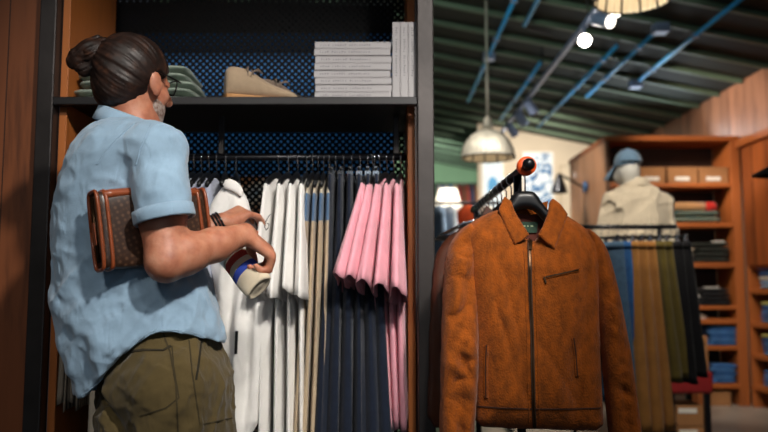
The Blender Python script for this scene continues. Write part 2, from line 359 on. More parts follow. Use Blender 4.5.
# ---- signed distance fields meshed through OpenVDB: cloth, bodies, shoes
class SD:
    def __init__(s, lo, hi, h):
        s.lo = np.array(lo, float); s.h = h; n = np.ceil((np.array(hi) - s.lo) / h).astype(int) + 1
        s.ax = [(s.lo[i] + h * np.arange(n[i])).astype(np.float32) for i in range(3)]
        s.d = np.full(n, 0.15, np.float32)
    def reg(s, lo, hi):
        sl = []
        for i in range(3):
            a = int(np.clip(np.searchsorted(s.ax[i], lo[i]) - 1, 0, len(s.ax[i]))); b = int(np.clip(np.searchsorted(s.ax[i], hi[i]) + 1, 0, len(s.ax[i])))
            sl.append(slice(a, max(b, a)))
        g = (s.ax[0][sl[0]][:, None, None], s.ax[1][sl[1]][None, :, None], s.ax[2][sl[2]][None, None, :])
        return tuple(sl), g
    def full(s): return (slice(None),) * 3, (s.ax[0][:, None, None], s.ax[1][None, :, None], s.ax[2][None, None, :])
    def union(s, fn, lo, hi, k=0.0):
        m = max(k, 0.02) + 2 * s.h; sl, g = s.reg(np.array(lo) - m, np.array(hi) + m)
        o = s.d[sl]
        if o.size == 0: return s
        v = fn(*g)
        if k <= 0: s.d[sl] = np.minimum(o, v)
        else:
            h = np.clip(0.5 + 0.5 * (o - v) / k, 0, 1); s.d[sl] = o * (1 - h) + v * h - k * h * (1 - h)
        return s
    def cone(s, a, b, ra, rb, k=0.02):
        a = np.array(a, np.float32); b = np.array(b, np.float32); ba = b - a; L = max(float(ba @ ba), 1e-9)
        def fn(X, Y, Z):
            t = np.clip(((X - a[0]) * ba[0] + (Y - a[1]) * ba[1] + (Z - a[2]) * ba[2]) / L, 0, 1)
            return np.sqrt((X - a[0] - t * ba[0]) ** 2 + (Y - a[1] - t * ba[1]) ** 2 + (Z - a[2] - t * ba[2]) ** 2) - (ra + (rb - ra) * t)
        r = max(ra, rb); return s.union(fn, np.minimum(a, b) - r, np.maximum(a, b) + r, k)
    def chain(s, pts, rs, k=0.02):
        for i in range(len(pts) - 1): s.cone(pts[i], pts[i + 1], rs[i], rs[i + 1], k)
        return s
    def ell(s, c, r, ax=None, k=0.02):
        c = np.array(c, np.float32); A = np.eye(3) if ax is None else np.array([list(v) for v in ax]); R = max(r)
        return s.union(ell_fn(c, r, A), c - R, c + R, k)
    def slices(s, rows, k=0.0, p=2.0):
        """rows of (z, cx, cy, a, b)"""
        rows = sorted(rows); Z0 = [q[0] for q in rows]
        def fn(X, Y, Z):
            cx, cy, a, b = [np.interp(Z, Z0, [q[i] for q in rows]).astype(np.float32) for i in (1, 2, 3, 4)]
            q = ((np.abs(X - cx) / a) ** p + (np.abs(Y - cy) / b) ** p) ** (1 / p)
            return np.maximum((q - 1) * np.minimum(a, b), np.maximum(Z - Z0[-1], Z0[0] - Z))
        lo = (min(q[1] - q[3] for q in rows), min(q[2] - q[4] for q in rows), Z0[0]); hi = (max(q[1] + q[3] for q in rows), max(q[2] + q[4] for q in rows), Z0[-1])
        return s.union(fn, lo, hi, k)
    def disp(s, fn): sl, g = s.full(); s.d = s.d + fn(*g).astype(np.float32); return s
    def cut(s, fn):
        """keep where fn < 0"""
        sl, g = s.full(); s.d = np.maximum(s.d, fn(*g)).astype(np.float32); return s
    def polys(s, iters=1):
        bg = 4 * s.h; a = np.clip(s.d, -bg, bg).astype(np.float32)
        for ax in range(3):
            sl = [slice(None)] * 3; sl[ax] = 0; a[tuple(sl)] = bg; sl[ax] = -1; a[tuple(sl)] = bg
        g = vdb.FloatGrid(background=float(bg)); g.copyFromArray(np.ascontiguousarray(a)); pts, q = g.convertToQuads(0.0)
        pts = pts.astype(np.float64)
        for _ in range(iters):      # a light smoothing pass removes the voxel steps
            e = np.concatenate([q[:, [0, 1]], q[:, [1, 2]], q[:, [2, 3]], q[:, [3, 0]]]).astype(np.int64)
            e = np.concatenate([e, e[:, ::-1]])
            cnt = np.maximum(np.bincount(e[:, 0], minlength=len(pts)), 1)
            avg = np.stack([np.bincount(e[:, 0], pts[e[:, 1], i], minlength=len(pts)) for i in range(3)], 1) / cnt[:, None]
            pts = pts * 0.5 + avg * 0.5
        return pts * s.h + s.lo, q
    def build(s, name, mat, parent=None, iters=1, **kw):
        p, q = s.polys(iters); return mesh_obj(name, p, q, mat, parent, world=True, **kw)

def vnoise(X, Y, Z, seed=0):
    """smooth value noise in [0, 1] on broadcast coordinates (one unit per lattice cell)"""
    T = np.random.default_rng(seed).random((32, 32, 32)).astype(np.float32)
    X, Y, Z = np.broadcast_arrays(X, Y, Z); o = 0
    xi, yi, zi = [np.floor(q).astype(np.int32) for q in (X, Y, Z)]; fx, fy, fz = X - xi, Y - yi, Z - zi
    fx, fy, fz = [q * q * (3 - 2 * q) for q in (fx, fy, fz)]
    for a in (0, 1):
        for b in (0, 1):
            for c in (0, 1):
                o = o + T[(xi + a) & 31, (yi + b) & 31, (zi + c) & 31] * (fx if a else 1 - fx) * (fy if b else 1 - fy) * (fz if c else 1 - fz)
    return o
def creases(X, Y, Z, d, s, L, seed, sharp=3.0):
    """cloth creases: ridges running along direction d, about s apart and L long; about -1..1"""
    d = np.array(d, float); d /= np.linalg.norm(d); e = np.cross(d, (0.31, 0.9, 0.17)); e /= np.linalg.norm(e); g = np.cross(d, e)
    X, Y, Z = np.broadcast_arrays(X, Y, Z); u, v, w_ = [X * q[0] + Y * q[1] + Z * q[2] for q in (d, e, g)]
    wob = vnoise(u / L * 1.7, v / s * .4, w_ / s * .4, seed + 9) * 1.3
    n = vnoise(u / L + 7, v / s + wob + 11, w_ / s + wob + 5, seed)
    return (1 - np.abs(2 * n - 1)) ** sharp * 1.6 - .5
def ell_fn(c, r, A=None):
    A = np.eye(3) if A is None else A
    def fn(X, Y, Z):
        x, y, z = X - c[0], Y - c[1], Z - c[2]
        u = [(A[i][0] * x + A[i][1] * y + A[i][2] * z) for i in range(3)]
        k0 = np.sqrt(sum((u[i] / r[i]) ** 2 for i in range(3))); k1 = np.sqrt(sum((u[i] / r[i] ** 2) ** 2 for i in range(3))) + 1e-6
        return k0 * (k0 - 1) / k1
    return fn

def poly2d(P, X, Z):
    """signed distance to polygon P (list of (x, z)), negative inside; X, Z broadcast"""
    X, Z = np.broadcast_arrays(X, Z); d = np.full(X.shape, 1e9); sgn = np.zeros(X.shape, bool); n = len(P)
    for i in range(n):
        ax, az = P[i]; bx, bz = P[(i + 1) % n]; ex, ez = bx - ax, bz - az; wx, wz = X - ax, Z - az
        t = np.clip((wx * ex + wz * ez) / (ex * ex + ez * ez + 1e-12), 0, 1)
        d = np.minimum(d, (wx - t * ex) ** 2 + (wz - t * ez) ** 2)
        c = ((az > Z) != (bz > Z)) & (X < (bx - ax) * (Z - az) / (bz - az + 1e-12) + ax); sgn ^= c
    d = np.sqrt(d); return np.where(sgn, -d, d).astype(np.float32)

def smooth_poly(P, it=2):
    for _ in range(it):
        Q = []
        for i in range(len(P)):
            a = P[i]; b = P[(i + 1) % len(P)]
            Q += [(a[0] * .75 + b[0] * .25, a[1] * .75 + b[1] * .25), (a[0] * .25 + b[0] * .75, a[1] * .25 + b[1] * .75)]
        P = Q
    return P

def pxpoly(L, Y, it=0):
    P = [(lambda v: (v.x, v.z))(at(a, b, Y)) for a, b in L]
    return smooth_poly(P, it) if it else P

def pillow(sd, P, yc, T, edge=0.05, fold=None, k=0.0):
    """an inflated sheet: outline P in the XZ plane, centre depth yc (number or fn(X,Z)), half thickness T"""
    x = [p[0] for p in P]; z = [p[1] for p in P]
    def fn(X, Y, Z):
        d2 = poly2d(P, X, Z); ins = np.clip(-d2 / edge, 0, 1); th = T * np.sqrt(1 - (1 - ins) ** 2)
        y0 = yc(X, Z) if callable(yc) else yc
        if fold is not None: y0 = y0 + fold(X, Z) * ins
        dy = (np.abs(Y - y0) - th) * 0.8
        return np.where(d2 > 0, np.sqrt(d2 ** 2 + np.maximum(dy, 0) ** 2), np.maximum(dy, -0.05)).astype(np.float32)
    ylo = -0.2; 
    return sd.union(fn, (min(x), sd.ax[1][0], min(z)), (max(x), sd.ax[1][-1], max(z)), k)

def extrude_poly(P, y0, y1):
    """outline in XZ given a real thickness along Y"""
    n = len(P); v = [(p[0], y0, p[1]) for p in P] + [(p[0], y1, p[1]) for p in P]
    f = [tuple(range(n - 1, -1, -1)), tuple(range(n, 2 * n))] + [(i, (i + 1) % n, n + (i + 1) % n, n + i) for i in range(n)]
    return v, f

# ------------------------------------------------------------------ the room
def ceil_z(x): return 3.84 - 0.2 * x
XR = 3.5                                   # face of the right wall units and the boarded bulkhead
props(MB().box((-2.6, -1.2, -0.05), (4.6, 16.2, 0.0)).build('floor', M['concrete'], smooth=False), kind='structure')
cl = MB(); x0, x1 = -2.6, 4.6
cl.loft([[(x0, y, ceil_z(x0)), (x1, y, ceil_z(x1)), (x1, y, ceil_z(x1) + .05), (x0, y, ceil_z(x0) + .05)] for y in (4.0, 16.2)])
ce = props(cl.build('ceiling', M['ceil'], smooth=False), kind='structure')
for i in range(23):
    y = 4.62 + i * 0.5; xe = XR if y < 11 else 4.5
    b = MB().loft([[(x, y - .026, ceil_z(x) - .045), (x, y + .026, ceil_z(x) - .045), (x, y + .026, ceil_z(x) - .002), (x, y - .026, ceil_z(x) - .002)] for x in (x0 + .02, xe - .02)])
    props(b.build('rafter', M['rafter'], ce, smooth=False, bevel=0.006))
# boarded wall left of the display rack
lw = MB().box((-2.6, 2.44, 0.0), (-1.135, 2.56, 3.1))
props(lw.build('wall_left', M['wall_wood'], smooth=False), kind='structure')
# partition some way behind the rack
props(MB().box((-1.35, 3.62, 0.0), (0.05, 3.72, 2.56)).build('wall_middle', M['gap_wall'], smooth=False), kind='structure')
# back wall (white) and the deeper green wall left of it
props(MB().box((1.40, 11.0, 0.0), (4.55, 11.12, ceil_z(1.4) + .02)).build('wall_back', M['cream_wall'], smooth=False), kind='structure')
props(MB().box((-2.6, 15.0, 0.0), (3.5, 15.1, 3.7)).build('wall_far', M['green_wall'], smooth=False), kind='structure')
props(MB().box((-2.55, 14.96, 2.6), (3.45, 14.999, 2.72)).build('trim_2', M['rafter'], smooth=False), kind='structure')
# right wall, its boarded bulkhead above the shelving
props(MB().box((4.05, 2.5, 0.0), (4.15, 11.0, 3.2)).build('wall_right', M['clad_wood'], smooth=False), kind='structure')
props(MB().box((XR, 2.5, 2.56), (XR + .06, 10.98, ceil_z(XR) - .0)).build('trim_3', M['clad_wood'], smooth=False), kind='structure')
props(MB().box((XR - .05, 2.5, 2.49), (XR + .06, 10.98, 2.56)).build('trim_4', M['unit_wood_v'], smooth=False, bevel=.006), kind='structure')

props(MB().box((-1.35, 3.34, 2.30), (0.05, 3.615, 2.34)).build('fill_baffle', M['black_metal'], smooth=False, bevel=.004), kind='structure')  # added board, keeps the strip's light off the partition's top

# ------------------------------------------------------------------ display rack
YF, YB = 2.40, 2.92
XL, XRk = at(36, 100, YF).x, at(434, 100, YF).x
PW = 0.055
zs1, zs0 = at(200, 96.5, YF).z, at(200, 104.5, YF).z
TOP = 2.52
rk = thing('display_rack', 'tall black steel display rack with wooden sides, a shelf and a clothes rail', 'display rack', ((XL + XRk) / 2, (YF + YB) / 2, 0))
for xa in (XL, XRk - PW):
    for ya in (YF, YB - PW):
        MB().box((xa, ya, 0.0), (xa + PW, ya + PW, TOP)).build('post', M['steel'], rk, world=True, smooth=False, bevel=.004)
for xa, xb in ((XL + .058, XL + .083), (XRk - .083, XRk - .058)):
    MB().box((xa, YF + (.045 if xa < -.5 else .11), 0.05), (xb, YB - .06, TOP)).build('side_panel', M['rack_wood'], rk, world=True, smooth=False, bevel=.002)
for xa, xb in ((XL + .004, XL + .05), (XRk - .05, XRk - .004)):
    for z in (0.1, TOP - .06):
        MB().box((xa, YF + PW, z), (xb, YB - PW, z + .045)).build('side_rail', M['steel'], rk, world=True, smooth=False, bevel=.003)
MB().box((XL + PW, YF, zs0), (XRk - PW, YF + .03, zs1)).build('shelf_lip', M['shelf_steel'], rk, world=True, smooth=False, bevel=.003)
MB().box((XL + .085, YF + .03, zs1 - .016), (XRk - .085, YB - .02, zs1 - .0005)).build('shelf', M['shelf_steel'], rk, world=True, smooth=False, bevel=.002)
MB().box((XL, YF, TOP), (XRk, YB, TOP + .05)).build('top_panel', M['shelf_steel'], rk, world=True, smooth=False, bevel=.004)
MB().box((XL + .085, YF + .02, 0.07), (XRk - .085, YB - .02, 0.11)).build('bottom_panel', M['shelf_steel'], rk, world=True, smooth=False, bevel=.004)
MB().add([(XL + .06, YB - .012, 0.11), (XRk - .06, YB - .012, 0.11), (XRk - .06, YB - .012, TOP), (XL + .06, YB - .012, TOP)], [(0, 1, 2, 3)]).build('back_panel', M['perf'], rk, world=True, smooth=False)
MB().box((XL + .085, YB - .06, at(200, 127, YB).z), (XRk - .085, YB - .02, at(200, 122, YB).z)).build('back_rail', M['shelf_steel'], rk, world=True, smooth=False, bevel=.003)
YR = 2.63; ZR = at(200, 157.5, YR).z
MB().tube([(XL + .083, YR, ZR), (XRk - .083, YR, ZR)], 0.012, 14).build('clothes_rail', M['black_metal'], rk, world=True)
for x in (XL + .55, XRk - .13):
    MB().box((x, YR - .01, ZR + .012), (x + .02, YR + .01, zs1 - .016)).build('rail_bracket', M['steel'], rk, world=True, smooth=False, bevel=.002)

# ---- on the shelf: folded knits, a pair of boots, grey books
ZS = zs1
def folded(name, label, cat, loc, size, mat, group=None, rz=0, seed=0, layers=2, parent=None):
    """a folded garment: soft rounded slab with a visible fold at the front and slightly wavy edges"""
    r = random.Random(seed); L, D, H = size; b = MB()
    for q in range(layers):
        hh = H / layers; zc = hh * (q + .5); rings = []
        for i in range(13):
            t = i / 12; x = (t - .5) * L; e = max(0.0, 1 - abs(2 * t - 1) ** 7) ** .5; ring = []
            for j in range(16):
                a = 2 * PI * j / 16; c_, s_ = math.cos(a), math.sin(a)
                yy = math.copysign(abs(c_) ** .45, c_) * D / 2 * (.93 + .07 * e) + .006 * math.sin(5 * t + q * 2 + seed)
                zz = zc + math.copysign(abs(s_) ** .8, s_) * hh / 2 * (.35 + .65 * e) * .99
                ring.append((x + .004 * math.sin(3 * a + q), yy, zz))
            rings.append(ring)
        b.loft(rings)
    o = b.build(name, mat, parent, sub=1)
    o.location = loc; o.rotation_euler = (0, 0, rz)
    return props(o, label, cat, group)
pts = [(146, 0), (143, 1), (145, 2), (142, 3), (144, 4)]
for i, (px, n) in enumerate(pts):
    p = at(px, 96, 2.6)
    folded('folded_sweater', ['sage green folded sweater at the bottom of the shelf stack', 'sage green folded sweater second from the bottom of the shelf stack', 'sage green folded sweater in the middle of the shelf stack', 'sage green folded sweater second from the top of the shelf stack', 'sage green folded sweater topmost on the shelf stack'][i],
           'sweater', (p.x, 2.62, ZS + .0275 * i), (0.45 - .022 * i, 0.30, .0275), M['sage'], 'folded sweaters on the rack shelf', .03 * (-1) ** i, i, 1)

def boot(label, x, y, rz, mat):
    t = thing('desert_boot', label, 'shoe', (x, y, ZS), rz, 'desert boots on the rack shelf'); t.scale = (.86, .95, 1.1)
    # profile stations along the length: (x, half width, top height)
    st = [(-.142, .018, .070), (-.138, .028, .10), (-.12, .034, .108), (-.08, .038, .108), (-.045, .039, .100), (-.015, .041, .088), (.02, .044, .070), (.06, .048, .058), (.10, .048, .050), (.13, .041, .046), (.15, .027, .038), (.157, .011, .026)]
    up = MB(); rings = []
    for xx, hw, zt in st:
        ring = []
        for j in range(18):
            a = 2 * PI * j / 18; c_, s_ = math.cos(a), math.sin(a)
            z = .014 + (zt - .014) * (.5 + .5 * s_); taper = 1 - .30 * (max(0, s_) ** 1.5) * (1 if zt > .06 else .6)
            ring.append((xx, math.copysign(abs(c_) ** .7, c_) * hw * taper, z))
        rings.append(ring)
    up.loft(rings); u = up.build('upper', mat, t, sub=1)
    so = MB(); out = []
    for xx, hw, zt in st: out.append((xx * 1.02, -hw * 1.05))
    out += [(x_, -y_) for x_, y_ in reversed(out)]
    n = len(out); so.add([(a, b, 0) for a, b in out] + [(a, b, .016) for a, b in out], [tuple(range(n - 1, -1, -1)), tuple(range(n, 2 * n))] + [(i, (i + 1) % n, n + (i + 1) % n, n + i) for i in range(n)])
    so.build('sole', M['crepe'], t, smooth=False, bevel=.002)
    for i, xx in enumerate((-.035, -.012)):
        zt = .098 - .016 * i
        MB().tube([(xx, -.028, zt - .018), (xx - .004, -.014, zt + .001), (xx, 0, zt + .004), (xx + .004, .014, zt + .001), (xx, .028, zt - .018)], .0028, 8).build('lace', M['suede_dark'], t)
    MB().tube([(-.03, -.012, .097), (-.02, -.034, .100), (-.004, -.040, .086), (-.016, -.030, .095), (-.034, -.038, .094), (-.05, -.046, .078)], .0026, 8).build('lace', M['suede_dark'], t)
    MB().box((-.062, -.033, .045), (-.058, .033, .105)).build('quarter_seam', M['suede_dark'], t, smooth=False)
    return t
p = at(260, 96, 2.50); boot('sand suede desert boot on the shelf, laces towards the books', p.x, 2.50, .45, M['suede_sand'])
boot('darker taupe desert boot half hidden behind the sand one', p.x + .075, 2.645, .43, M['suede_dark'])

def book(label, loc, size, rot, group, seed):
    """size: length (spine), depth, thickness; spine faces -Y, lies flat in local space"""
    L, D, T = size; t = thing('book', label, 'book', loc, 0, group); t.rotation_euler = rot
    MB().box((-L / 2 + .003, .004, .003), (L / 2 - .003, D - .004, T - .003)).build('page_block', M['paper'], t, smooth=False)
    MB().box((-L / 2, 0, 0), (L / 2, D, .003)).box((-L / 2, 0, T - .003), (L / 2, D, T)).box((-L / 2, 0, .003), (L / 2, .004, T - .003)).build('cover', M['book'], t, smooth=False, bevel=.0008)
    r = random.Random(seed); b = MB(); x = -L / 2 + .02
    for wlen in (4, 6, 9):                                # three short words of small grey lettering
        for k in range(wlen):
            hgt = T * r.choice([.22, .22, .32]); b.box((x, -.0006, T * .36), (x + .0016, .0, T * .36 + hgt))
            if r.random() < .7: b.box((x, -.0006, T * .36 + hgt * .5), (x + .0052, .0, T * .36 + hgt * .5 + .0016))
            x += .0082
        x += .007
    b.build('spine_lettering', M['ink'], t, smooth=False)
    return t
Yb = 2.43; zt, zb = at(350, 41, Yb).z, ZS; xl = at(314.5, 70, Yb).x; xr = at(391, 70, Yb).x
th = (zt - zb) / 8
names8 = ['bottom', 'second from the bottom', 'third from the bottom', 'fourth from the bottom', 'fourth from the top', 'third from the top', 'second from the top', 'topmost']
for i in range(8):
    book('grey hardback lying flat on the shelf, %s of the stack of eight' % names8[i], ((xl + xr) / 2 + .002 * ((i * 7) % 3 - 1) + (.003 if i < 2 else 0), Yb + .003 * (i % 2), zb + th * i), (xr - xl, .24, th - .0016), (0, 0, .004 * ((i * 5) % 3 - 1)), 'grey books stacked flat', i)
xs = [at(q, 60, Yb).x for q in (392.3, 400.3, 408.3, 416.2)]; hz = at(400, 21.5, Yb).z - zb
for i, nm in enumerate(('beside the flat stack', 'in the middle of three', 'against the right post')):
    tt = xs[i + 1] - xs[i] - .0008
    book('grey hardback standing upright on the shelf, %s' % nm, (xs[i] + .0004, Yb + .004, zb + hz / 2 + .0005), (hz - .001, .22, tt), Matrix(((0, 0, 1), (0, 1, 0), (-1, 0, 0))).to_euler(), 'grey books standing upright', 20 + i)

# ------------------------------------------------------------------ clothes on the display rack
def make_hanger(label, loc, rz, group, clips=False, width=.40, mat=None):
    """a hanger seen edge-on: its bar runs along local Y; origin at the rail's centre"""
    t = thing('clothes_hanger', label, 'hanger', loc, rz, group); R = .0155
    pts = [(0, R * math.cos(a), R * math.sin(a)) for a in [PI * (-.12 + 1.12 * i / 9) for i in range(10)]]
    pts = [(0, -p[1], p[2]) for p in pts][::-1]
    pts = [(0, R * math.cos(a), R * math.sin(a)) for a in [PI * (-.15 + 1.15 * i / 10) for i in range(11)]]
    pts += [(0, -R * .8, -.012), (0, 0, -.026), (0, 0, -.058)]
    MB().tube(pts, .0022, 8).build('hook', M['chrome'], t)
    if clips:
        b = MB(); b.tube([(0, -width / 2, -.062), (0, width / 2, -.062)], .005, 8).build('bar', M['black'], t)
        for y in (-width / 2 + .02, width / 2 - .05):
            MB().box((-.006, y, -.078), (.006, y + .022, -.052)).box((-.011, y + .003, -.096), (-.004, y + .019, -.066)).box((.004, y + .003, -.096), (.011, y + .019, -.066)).build('clip', M['chrome'], t, smooth=False, bevel=.0015)
    else:
        rings = []
        for i in range(15):
            y = (i / 14 - .5) * width; z = -.062 - .05 * (abs(2 * i / 14 - 1) ** 1.4); e = .012 + .006 * math.sin(PI * i / 14)
            rings.append([(.0075 * math.cos(a), y, z - .008 + e * math.sin(a)) for a in [2 * PI * j / 10 for j in range(10)]])
        MB().loft(rings).build('shoulder_bar', mat or M['black'], t)
    return t

def hang_rings(ztop, L, w0, w1, d0, d1, lean, amp, seed, shoulder=True, n=26, m=48, dshift=0.0, curl=0.0):
    r = random.Random(seed); ph = [r.uniform(0, 6.28) for _ in range(5)]; kf = [r.choice([4, 5, 6]), r.choice([7, 9]), r.choice([3, 5])]
    rings = []
    for i in range(n + 1):
        t = i / n; t = t ** 1.25; z = ztop - L * t
        if shoulder:
            sh = min(1, max(0, (L * t + .015) / .085)); hd = (.055 + (d0 / 2 - .055) * sh ** .6) + (d1 - d0) / 2 * t
            hw = (w0 / 2) * (.65 + .35 * min(1, t * 12)) + (w1 - w0) / 2 * t
        else:
            hd = d0 / 2 + (d1 - d0) / 2 * t; hw = w0 / 2 + (w1 - w0) / 2 * t
        ring = []
        for j in range(m):
            a = 2 * PI * j / m; c_, s_ = math.cos(a), math.sin(a)
            g = amp * min(1, t * 4) * (math.sin(kf[0] * a + ph[0] + 1.6 * t) + .6 * math.sin(kf[1] * a + ph[1] - 2.2 * t) + .5 * math.sin(kf[2] * a + ph[2] + 3 * t))
            x = math.copysign(abs(c_) ** .8, c_) * hw * (1 + g * .9) + lean * t ** 1.1 + .012 * g * t + curl * t * math.sin(2.3 * s_ + ph[3])
            y = math.copysign(abs(s_) ** .7, s_) * hd * (1 + .03 * g) + dshift * t
            ring.append((x, y, z + .008 * t * math.sin(2 * a + ph[4])))
        rings.append(ring)
    # hem: turn inward and close a little way up
    last = rings[-1]; cx = sum(p[0] for p in last) / m; cy = sum(p[1] for p in last) / m
    rings.append([(cx + (p[0] - cx) * .8, cy + (p[1] - cy) * .985, p[2] + .001) for p in last])
    rings.append([(cx + (p[0] - cx) * .7, cy + (p[1] - cy) * .97, p[2] + .04) for p in last])
    return rings

def sleeve_rings(p0, p1, w0, w1, d0, d1, seed, amp=.12, n=12, m=28, bulge=.0):
    r = random.Random(seed); ph = [r.uniform(0, 6.28) for _ in range(3)]; p0, p1 = Vector(p0), Vector(p1); ax = (p1 - p0).normalized()
    sy = Vector((0, 1, 0)); sy = (sy - ax * sy.dot(ax)).normalized(); sx = sy.cross(ax).normalized(); rings = []
    for i in range(n + 1):
        t = i / n; c = p0.lerp(p1, t) + Vector((0, -bulge * math.sin(PI * t), 0)); ring = []
        for j in range(m):
            a = 2 * PI * j / m; g = amp * t * (math.sin(4 * a + ph[0] + t) + .6 * math.sin(7 * a + ph[1] - 2 * t))
            ring.append(c + sx * ((w0 + (w1 - w0) * t) / 2 * math.cos(a) * (1 + g)) + sy * ((d0 + (d1 - d0) * t) / 2 * math.sin(a) * (1 + .3 * g)) + ax * (.01 * t * math.sin(2 * a + ph[2])))
        rings.append(ring)
    last = rings[-1]; c = sum(last, Vector()) / m
    rings.append([c + (p - c) * .9 for p in last]); rings.append([c + (p - c) * .8 - ax * .05 for p in last])
    return rings

def hung(name, label, cat, group, px, mat, L, w0, w1, d, lean=0.0, rz=0.0, seed=0, amp=.18, sleeve=None, shoulder=True, drop=.085, d1=None, mats=None, bandz=None, curl=0.0, dshift=0.0, hanger=True, clips=False, hlabel=None, hgroup=None):
    x = at(px, 157, YR).x
    if hanger: make_hanger(hlabel, (x, YR, ZR), rz, hgroup, clips, .36 if not clips else .30)
    t = thing(name, label, cat, (x, YR, ZR - drop), rz, group)
    b = MB().loft(hang_rings(0, L, w0, w1, d, d1 or d, lean, amp, seed, shoulder, curl=curl, dshift=dshift))
    o = b.build('body', mat, t, mats=mats)
    if bandz:
        for p in o.data.polygons:
            z = p.center.z; p.material_index = sum(1 for q in bandz if z < q)
    if sleeve:
        for sgn in (-1, 1):
            sl = sleeve if sgn < 0 else dict(sleeve, dx=sleeve['dx'] * .4)
            p0 = (sl.get('x0', 0), sgn * (d / 2 - .075), -.045); p1 = (sl['dx'], sgn * (d / 2 + sl.get('out', .03)), -sl['len'])
            MB().loft(sleeve_rings(p0, p1, w0 * 1.05, sl['w'], .10, sl['d'], seed + 50)).build('sleeve', sl.get('mat', mat), t)
    return t

# four white t-shirts beside the hand
for i, (px, rz, dx) in enumerate(((279, -.10, -.004), (289, -.05, .002), (298, -.02, .006), (307, .0, .012))):
    hung('white_t_shirt', ('white t-shirt touched by the fingertips, first of the four white t-shirts', 'white t-shirt second of the four on black hangers, beside the one being touched', 'white t-shirt third of the four on black hangers', 'white t-shirt fourth of the four, beside the blue banded tops')[i], 't-shirt', 'white t-shirts on the rack', px, M['white_cotton'],
         .90, .024, .034, .42, lean=.0 + .004 * i, rz=rz, seed=10 + i, sleeve=dict(dx=dx, len=.40 + .02 * (i % 2), w=.036, d=.19, out=.02), hlabel='black hanger holding the %s white t-shirt of the row' % ORD[i], hgroup='hangers of the white t-shirts')
# dark blue script printed low on the first white t-shirt's sleeve
from mathutils.bvhtree import BVHTree
def print_on(th, pix, r_, name, mat):
    Mx = Matrix.Translation(th.location) @ Matrix.Rotation(th.rotation_euler.z, 4, 'Z'); inv = Mx.inverted(); o = Vector((0, 0, CAMZ)); out = []
    trees = []
    for ch in th.children: trees.append(BVHTree.FromPolygons([Mx @ v.co for v in ch.data.vertices], [tuple(p.vertices) for p in ch.data.polygons]))
    for p in pix:
        d = (at(p[0], p[1], 2.0) - o).normalized(); hs_ = [h for h in (b_.ray_cast(o, d) for b_ in trees) if h[0] is not None]
        if hs_: h = min(hs_, key=lambda q: q[3]); out.append(inv @ (h[0] - d * .0005))
    if len(out) > 2: MB().tube(out, r_, 6).build(name, mat, th)
print_on(bpy.data.objects['white_t_shirt'], [(270.5, 214), (268, 217), (265.5, 222), (264.5, 227), (266, 230), (268, 228), (269, 224), (267, 223.5)], .0016, 'printed_script', M['navy'])
# blue-banded cream tops, long cream bodies
for i, px in enumerate((313, 318.5, 324, 329.5)):
    hung('blue_banded_top', 'cream top with a faded blue chest band, %s of four from the white t-shirts' % ORD[i], 'top', 'blue banded tops on the rack', px, M['cream_cotton'],
         .98, .020, .028, .40, lean=-.035 + .004 * i, rz=.02 * i, seed=30 + i, mats=[M['cream_cotton'], M['mid_blue'], M['khaki']], bandz=(-.055, -.15), amp=.2, hlabel='black hanger holding the %s blue banded top of the row' % ORD[i], hgroup='hangers of the blue banded tops')
# dark indigo trousers on clip hangers
for i, px in enumerate((336, 344, 352, 360, 367.5, 374.5)):
    hung('navy_trousers', 'dark indigo trousers on a clip hanger, %s of six from the blue banded tops' % ORD[i], 'trousers', 'indigo trousers on the rack', px, M['navy'],
         1.04, .024, .070, .36, dshift=-.045, lean=-.030 + .013 * i, rz=-.05 + .02 * i, seed=50 + i, shoulder=False, amp=.2, hlabel='clip hanger holding the %s pair of indigo trousers of the row' % ORD[i], hgroup='clip hangers of the indigo trousers', clips=True)
# pink t-shirts, turned a little so their sleeves show
for i, (px, rz, dx, wd) in enumerate(((373, -.20, -.045, .05), (380, -.22, -.03, .05), (387, -.20, -.02, .05), (394, -.16, -.005, .05), (401, -.10, .010, .055))):
    hung('pink_t_shirt', ('pink t-shirt %s of five from the indigo trousers' % ORD[i]) if i < 4 else 'pink t-shirt last of the five, against the rack\'s right side', 't-shirt', 'pink t-shirts on the rack', px, M['pink'],
         .84, .024, .034, .42, d1=.28, lean=.056 - .010 * i, rz=rz, seed=70 + i, sleeve=dict(dx=dx, len=.36 + .012 * i, w=wd, d=.2, out=.03, x0=0), amp=.25, hlabel='black hanger holding the %s pink t-shirt of the row' % ORD[i], hgroup='hangers of the pink t-shirts')
# left end: blue-white shirts behind the man and striped shirts at the far left
for i, px in enumerate((187, 194.5, 202, 209.5, 217)):
    hung('pale_blue_shirt', 'pale blue white shirt hanging behind the man\'s arms, %s of five from the left' % ORD[i], 'shirt', 'pale blue shirts behind the man', px, M['lilac_cotton'],
         .95, .03, .05, .40, lean=.02, rz=.05, seed=90 + i, sleeve=dict(dx=.0, len=.36, w=.05, d=.15), hlabel='black hanger behind the man holding the %s pale blue shirt of the row' % ORD[i], hgroup='hangers of the pale blue shirts')
for i, px in enumerate((89, 94.5, 100, 105.5)):
    hung('striped_shirt', 'grey brown striped shirt behind the man\'s back, %s from the rack\'s left side' % ORD[i], 'shirt', 'striped shirts at the rack\'s left end', px, M['stripe'],
         .745 + .02 * (i % 2), .022, .034, .42, lean=-.01, rz=.12, seed=110 + i, amp=.25, hlabel='black hanger behind the man holding the %s striped shirt of the row' % ORD[i], hgroup='hangers of the striped shirts')
hung('cream_trousers', 'pale cream trousers hanging behind the denim shirt tail', 'trousers', None, 119, M['linen'], 1.08, .03, .06, .34, seed=130, shoulder=False, hlabel='clip hanger behind the man holding the pale cream trousers', hgroup=None, clips=True)

